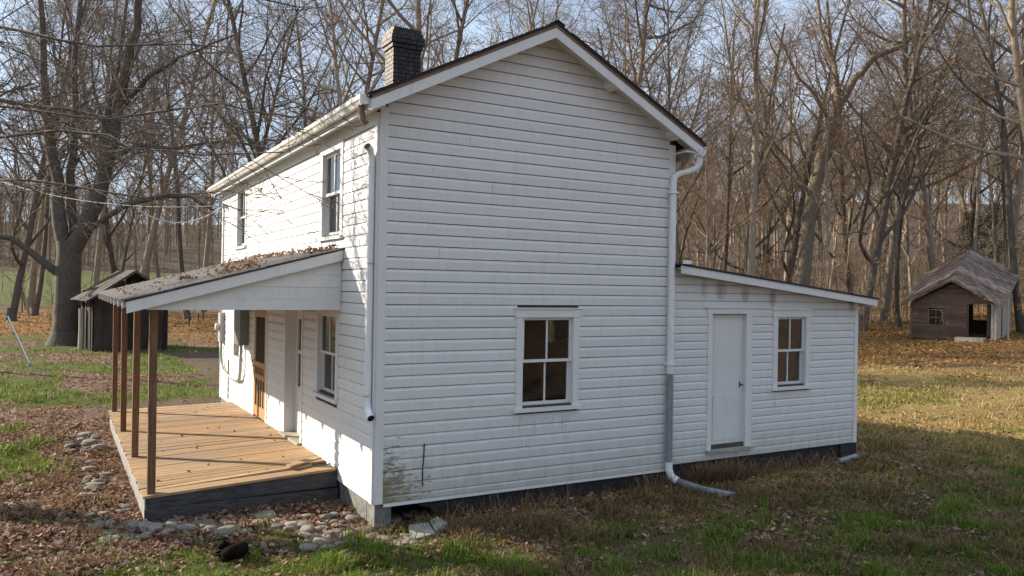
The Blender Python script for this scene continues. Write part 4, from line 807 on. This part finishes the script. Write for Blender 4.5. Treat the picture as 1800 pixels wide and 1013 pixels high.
for i in range(5200):
    d = 52 + 200 * R2.random() ** 1.5; px = R2.uniform(-200, 2050); x, y = wxy(px, d)
    if px < 500 and d < 160: continue
    zb = gz(x, y) - .1; H = R2.uniform(1.5, 6); ex, ey = R2.gauss(0, .5), R2.gauss(0, .5); segs = [((x, y, zb), (x + ex, y + ey, zb + H), .02 + .004 * H, .01)]
    for q in range(7):
        t = R2.uniform(.15, .95); a = R2.uniform(0, 6.28); L = R2.uniform(.5, 1.6); segs.append(((x + ex * t, y + ey * t, zb + H * t), (x + ex * t + math.cos(a) * L, y + ey * t + math.sin(a) * L, zb + H * t + L * R2.uniform(.1, .9)), .012, .008))
    for a_, b_, ra, rb in segs:
        for p_, r__ in ((a_, ra), (b_, rb)):
            for q in range(3): an = q * 2.094; DV.append((p_[0] + r__ * math.cos(an), p_[1] + r__ * math.sin(an), p_[2]))
        for q in range(3): DQ.append((off + q, off + (q + 1) % 3, off + 3 + (q + 1) % 3, off + 3 + q))
        off += 6
dm = np_mesh('distant_wood', DV, DQ); do = mobj('distant_wood', dm, M['twig2']); do['kind'] = 'stuff'; tag(do, 'grey-brown mass of bare trees on the far slopes', 'woods')
# ------------------------------------------------------------------ guy wire and service line
gx_, gy_ = -4.19, 21.95; gzz = gz(gx_, gy_)
ge = empty('guy_wire', (gx_, gy_, gzz)); tag(ge, 'thin guy wire with pale plastic guard anchored in the lawn', 'guy wire')
top = Vector((-6.6, 3.4, 8.0)) * 0 + Vector((-3.6, 1.9, 8.6))
b = MB(); b.tube([(0, 0, -.1), tuple(top)], .008, 5); b.obj('wire', M['greypipe'], ge)
b = MB(); b.tube([tuple(top * .02), tuple(top * .2)], .022, 8); b.obj('guard', M['metalwhite'], ge)
b = MB(); b.tube([(.02, 0, -.2), (-.03, .02, .12)], .02, 6); b.tube([(-.03, -.04, .12), (-.03, .06, .16)], .03, 6); b.obj('anchor', M['greypipe'], ge)
pp = Vector((gx_ + top.x, gy_ + top.y, 0)); pz_ = gz(pp.x, pp.y)
pe = empty('utility_pole', (pp.x, pp.y, pz_)); tag(pe, 'tall round wooden utility pole holding the guy wire', 'pole')
b = MB(); b.tube([(0, 0, -.3), (0, 0, 5), (0, 0, 9.5)], [.16, .14, .11], 10); b.obj('pole', M['bark'], pe); b = MB(); b.tube([(0, 0, 9.45), (0, 0, 9.7)], .05, 8); b.obj('insulator', M['palecable'], pe)
def wire(name, a, b_, sag, r, mat, label):
    a = Vector(a); b_ = Vector(b_); o = MB(); o.tube([a.lerp(b_, i / 16) - Vector((0, 0, sag * 4 * (i / 16) * (1 - i / 16))) for i in range(17)], r, 5); o = o.obj(name, mat); tag(o, label, 'wire'); return o
wire('service_wire', (-.14, 10.1, 4.46), (pp.x, pp.y, pz_ + 7.6), .7, .012, M['cable'], 'dark service wire sagging from the house corner to the utility pole')
wire('service_wire', (-.14, 10.1, 4.44), (-1.9, 10.9, 4.35), .35, .014, M['palecable'], 'pale loop of cable hanging off the insulator at the house corner')
# ------------------------------------------------------------------ stones
def stone_mesh(seed):
    import bmesh
    bm = bmesh.new(); bmesh.ops.create_icosphere(bm, subdivisions=2, radius=1); R_ = random.Random(seed); ph = [R_.uniform(0, 6) for _ in range(6)]
    for v in bm.verts:
        c = v.co; f = 1 + .16 * math.sin(c.x * 2.3 + ph[0]) + .14 * math.sin(c.y * 2.9 + ph[1]) + .08 * math.sin((c.x + c.y) * 5 + ph[2]); v.co = Vector((c.x * f, c.y * f * .72, math.copysign(min(abs(c.z) ** .6, .8), c.z) * .3))
    m = bpy.data.meshes.new('stone'); bm.to_mesh(m); bm.free(); m.polygons.foreach_set('use_smooth', [True] * len(m.polygons)); m.materials.append(M['stone']); return m
SM = [stone_mesh(i) for i in range(6)]; spots_ = []
def put_stone(x, y, s, zoff=0, big=False):
    for a, b_, c in spots_:
        if (a - x) ** 2 + (b_ - y) ** 2 < (.62 * (c + s)) ** 2: return False
    o = link(bpy.data.objects.new('stone', SM[rng.randrange(6)])); z = gz(x, y); o.location = (x, y, z + s * .11 + zoff); o.rotation_euler = (rng.gauss(0, .1), rng.gauss(0, .1), rng.uniform(0, 6.28)); o.scale = (s, s, s * rng.uniform(.8, 1.4)); spots_.append((x, y, s))
    tag(o, 'flat grey-brown river stone lying loose in the border around the porch', 'stone', 'stones bordering the porch'); return True
def cluster(n, xr, yr, sr):
    c = 0; t = 0
    while c < n and t < n * 40:
        t += 1
        if put_stone(rng.uniform(*xr), rng.uniform(*yr), rng.uniform(*sr)): c += 1
cluster(34, (-2.95, -1.75), (.72, 1.33), (.05, .15)); cluster(16, (-3.1, -2.62), (1.0, 2.4), (.06, .15)); cluster(10, (-3.12, -2.72), (2.8, 5.5), (.08, .16)); cluster(16, (-3.25, -2.75), (6.2, 9.0), (.1, .2))
cluster(36, (-.95, .0), (-.62, .75), (.05, .15)); cluster(8, (-1.7, -.9), (.4, 1.2), (.08, .2)); cluster(10, (-.02, .3), (-.75, -.3), (.06, .14)); cluster(5, (.35, .9), (.12, .4), (.08, .12))
def flag(pts, h, label):
    cx = sum(p[0] for p in pts) / len(pts); cy = sum(p[1] for p in pts) / len(pts); o = MB().prism([(p[0] - cx, p[1] - cy) for p in pts], -.06, h, 2).obj('flagstone', M['slab']); o.location = (cx, cy, gz(cx, cy) + .03); o.rotation_euler = (.05, -.05, 0); tag(o, label, 'flagstone'); return o
flag([(.26, -.62), (.58, -.58), (.66, -.2), (.40, -.16)], .05, 'larger pale greenish flagstone lying at the foundation corner'); flag([(.6, -.56), (.84, -.38), (.82, -.12), (.68, -.2)], .04, 'smaller pale flagstone fragment butting against the larger flagstone')
b = MB().tube([(8.36, -.28, gz(8.36, -.28) + .05), (8.9, -.22, gz(8.9, -.22) + .06)], .045, 9).obj('pipe_piece', M['greypipe']); tag(b, 'short loose grey pipe lying in the litter below the lean-to wall', 'pipe')
# ------------------------------------------------------------------ curled cat
ct = empty('cat', (-1.76, -.4, gz(-1.76, -.4))); ct.location.z += .02; ct.scale = (.85,) * 3; tag(ct, 'black and brown cat lying curled up in the fallen leaves', 'cat')
b = MB(); arc = []; rr = []
for i in range(15):
    t = i / 14; an = rad(-150 + 250 * t); arc.append((.13 * math.cos(an), .12 * math.sin(an), .075 + .03 * math.sin(t * math.pi))); rr.append(.028 + .07 * math.sin(min(1, t * 1.25 + .08) * math.pi) ** .7 if t < .8 else .07 - .12 * (t - .8))
b.tube(arc, rr, 12); e = arc[-1]; hx, hy, hz = e[0] - .05, e[1] + .02, .11
b.tube([(hx + .06, hy - .01, hz - .01), (hx + .03, hy, hz), (hx - .01, hy, hz + .005), (hx - .05, hy - .005, hz - .01), (hx - .075, hy - .01, hz - .02)], [.045, .056, .058, .042, .02], 12)
for s_ in (-1, 1): b.tube([(hx + .0, hy + s_ * .034, hz + .035), (hx - .002, hy + s_ * .042, hz + .075), (hx - .003, hy + s_ * .044, hz + .092)], [.026, .014, .003], 8)
cb_ = b.obj('body', M['fur'], ct, True)
b = MB(); b.tube([(arc[0][0], arc[0][1], .05), (-.19, -.0, .04), (-.2, .08, .035), (-.13, .15, .035), (-.04, .17, .035)], [.03, .026, .024, .02, .01], 8); b.obj('tail', M['fur'], ct, True)
for q in (0, 1): b = MB(); b.tube([(-.02 + .07 * q, -.1, .06), (-.1 + .06 * q, -.15, .03), (-.17 + .07 * q, -.155, .02)], [.035, .025, .02], 8); b.obj('leg', M['fur'], ct, True)
# ------------------------------------------------------------------ fallen leaves and grass: real geometry
BR = [(.20, .11, .075), (.27, .165, .115), (.34, .225, .16), (.13, .07, .05), (.40, .27, .19), (.24, .12, .07)]
def sample(n, d0, d1, lmax=.72):
    u = NR.random(n); d = 1 / (1 / d0 + u * (1 / d1 - 1 / d0)); l = NR.uniform(-.85, 1.0, n) * d
    x = CAM[0] + .4956 * d + .8685 * l; y = CAM[1] + .8685 * d - .4956 * l; return x, y, d
def clear(x, y):
    return ~((x > -2.5) & (x < 0.02) & (y > 1.38) & (y < 9.1)) & ~((x > .02) & (x < HW) & (y > .03) & (y < HL)) & ~((x > 4.7) & (x < 9.15) & (y > .03) & (y < 5.1)) & ~((x > -.3) & (x < .02) & (y > 1) & (y < 11))
SP = np.array(spots_)
def off_stones(x, y):
    m = np.ones(len(x), bool)
    for a_, b_, c_ in SP: m &= ((x - a_) ** 2 + (y - b_) ** 2 > (c_ * .85) ** 2) | (NR.random(len(x)) < .12)
    return m
x, y, d = sample(240000, 7.3, 36); mk = masks(x, y); keep = clear(x, y) & off_stones(x, y) & (NR.random(len(x)) < (mk[:, 2] ** 1.6 * (.25 + 1.1 * sst(.38, .62, fbm(x * 2.6, y * 2.6, 71))) + mk[:, 3] * .5 + .03)); x, y, d = x[keep], y[keep], d[keep]
P = np.stack([x, y, ground(x, y) + .012 + NR.random(len(x)) * .025], -1); sz = np.minimum(np.exp(NR.normal(-3.05, .36, len(x))), .075) * (1 + np.maximum(0, d - 14) * .03); sz = np.where(NR.random(len(x)) < .03, sz * 1.3, sz)
lo = mobj('fallen_leaves', leaves_at('fallen_leaves', P, sz, BR, NR, .5), M['leaf']); lo['kind'] = 'stuff'; tag(lo, 'carpet of curled brown fallen leaves over the lawn', 'leaves')
x, y, d = sample(150000, 24, 62); mk = masks(x, y); keep = clear(x, y) & (NR.random(len(x)) < mk[:, 3] * .7); x, y, d = x[keep], y[keep], d[keep]
wl = mobj('woodland_leaves', leaves_at('woodland_leaves', np.stack([x, y, ground(x, y) + .02 + NR.random(len(x)) * .04], -1), np.exp(NR.normal(-2.6, .3, len(x))) * (1 + (d - 24) * .012), [(.42, .22, .07), (.34, .16, .05), (.5, .31, .12), (.26, .13, .05)], NR, .5), M['leaf']); wl['kind'] = 'stuff'; tag(wl, 'orange-brown leaf carpet on the woodland floor', 'leaves')
def leafpile(name, P, label, sz=(.03, .06)):
    o = mobj(name, leaves_at(name, P, NR.uniform(*sz, len(P)), BR[:5] + [(.3, .12, .05)], NR, .6), M['leaf']); o['kind'] = 'stuff'; tag(o, label, 'leaves'); return o
def roofpts(n, x0, x1, y0, y1, h):
    x = NR.uniform(x0, x1, n); y = NR.uniform(y0, y1, n); k = fbm(x * 2.2, y * 1.1, 44); m = k > .45; x, y = x[m], y[m]; return np.stack([x, y, 3.15 + x * .272 + .025 + NR.random(len(x)) * h], -1)
pl = [roofpts(420, -1.9, -.95, 1.7, 3.4, .05), roofpts(420, -.28, -.03, 1.5, 9.2, .06), roofpts(260, -2.6, -.1, 1.4, 9.2, .02), roofpts(150, -1.0, -.5, 4.5, 6.5, .03)]
leafpile('roof_leaves', np.concatenate(pl), 'brown leaves drifted on the porch roof')
n = 46; xx = -.1 - 2.3 * NR.random(n) ** 1.0; yy = NR.uniform(1.5, 9, n); leafpile('deck_leaves', np.stack([xx, yy, np.array([dz(a_, b_) for a_, b_ in zip(xx, yy)]) + .012], -1), 'few dry leaves scattered on the porch boards')
n = 260; yy = NR.uniform(7.2, 11.0, n); xx = NR.uniform(-.3, .05, n); leafpile('gutter_leaves', np.stack([xx, yy, 6.27 - .504 * np.abs(xx - 2.39) + .03 + NR.random(n) * .04], -1), 'rusty leaves caught along the far end of the eave')
def blades(name, x, y, h, w, col, lean, label, cat='grass'):
    n = len(x); z = ground(x, y) - .005; a = NR.uniform(0, 6.283, n); la = NR.uniform(0, 6.283, n); ln = NR.uniform(.2, 1, n) * lean * h; cx, sx = np.cos(a) * w, np.sin(a) * w; lx, ly = np.cos(la) * ln, np.sin(la) * ln
    V = np.stack([np.stack([x - cx, y - sx, z], -1), np.stack([x + cx, y + sx, z], -1), np.stack([x + cx * .7 + lx * .4, y + sx * .7 + ly * .4, z + h * .62], -1), np.stack([x - cx * .7 + lx * .4, y - sx * .7 + ly * .4, z + h * .62], -1), np.stack([x + lx, y + ly, z + h * (1 - .25 * lean)], -1)], 1)
    b = (np.arange(n) * 5)[:, None]; Q = b + np.array([[0, 1, 2, 3]]); T = b + np.array([[3, 2, 4]]); C = np.concatenate([np.repeat(col[:, None, :], 5, 1), np.ones((n, 5, 1))], -1).reshape(-1, 4)
    o = mobj(name, np_mesh(name, V.reshape(-1, 3), Q, T, False, C), M['blade']); o['kind'] = 'stuff'; tag(o, label, cat); return o
x, y, d = sample(540000, 7.3, 42); mk = masks(x, y); keep = clear(x, y) & (NR.random(len(x)) < mk[:, 0] * .85); x, y, d = x[keep], y[keep], d[keep]; n = len(x)
cl = fbm(x * 1.1, y * 1.1, 31); col = np.array([.08, .135, .016]) * (1 - cl[:, None]) + np.array([.18, .25, .03]) * cl[:, None]; col = np.where(NR.random((n, 1)) < .14, np.array([[.3, .24, .1]]), col) * NR.uniform(.65, 1.35, (n, 1))
blades('lawn_grass', x, y, NR.uniform(.03, .085, n) * (.5 + 2.2 * sst(.42, .75, fbm(x * 2.4, y * 2.4, 61))), (.0028 + .0004 * d) * NR.uniform(.7, 1.3, n), col, .9, 'short patchy green grass of the lawn')
x, y, d = sample(440000, 7.3, 48); mk = masks(x, y); keep = clear(x, y) & (NR.random(len(x)) < mk[:, 1] * .8); x, y, d = x[keep], y[keep], d[keep]; n = len(x)
fw = sst(9, 13, x)[:, None]; col = (np.array([[.2, .125, .06]]) * (1 - fw) + np.array([[.42, .29, .105]]) * fw) * NR.uniform(.5, 1.45, (n, 1)) + np.array([[.0, .02, .0]]) * NR.random((n, 1)); nearwall = np.exp(-(y / .55) ** 2) * ((x > .9) & (x < 9.3))
blades('dry_grass', x, y, NR.uniform(.035, .11, n) * (.6 + 2.0 * sst(.42, .75, fbm(x * 1.7, y * 1.7, 62))) * (1 - .65 * nearwall), (.0026 + .0004 * d) * NR.uniform(.7, 1.3, n), col, 1.4, 'matted brown dry grass beside the house walls and out on the lawn')
# tall dead weeds against the wall
pts = np.concatenate([np.stack([NR.normal(c, s_, m_), NR.uniform(-.28, -.03, m_)], -1) for c, s_, m_ in ((2.2, .5, 160), (4.3, .25, 160), (5.45, .22, 1700), (5.85, .3, 1000), (6.9, .3, 140), (7.8, .4, 140), (1.5, .3, 60))]); pts = pts[(pts[:, 0] > .9) & (pts[:, 0] < 9)]
n = len(pts); blades('dead_weeds', pts[:, 0], pts[:, 1], np.where(np.abs(pts[:, 0] - 5.7) < .6, NR.uniform(.1, .6, n) * NR.uniform(.35, 1, n), NR.uniform(.1, .4, n)), NR.uniform(.003, .006, n), np.array([[.26, .165, .095]]) * NR.uniform(.35, 1.6, (n, 1)), 1.3, 'tall dead weeds against the foundation and lean-to door', 'weeds')
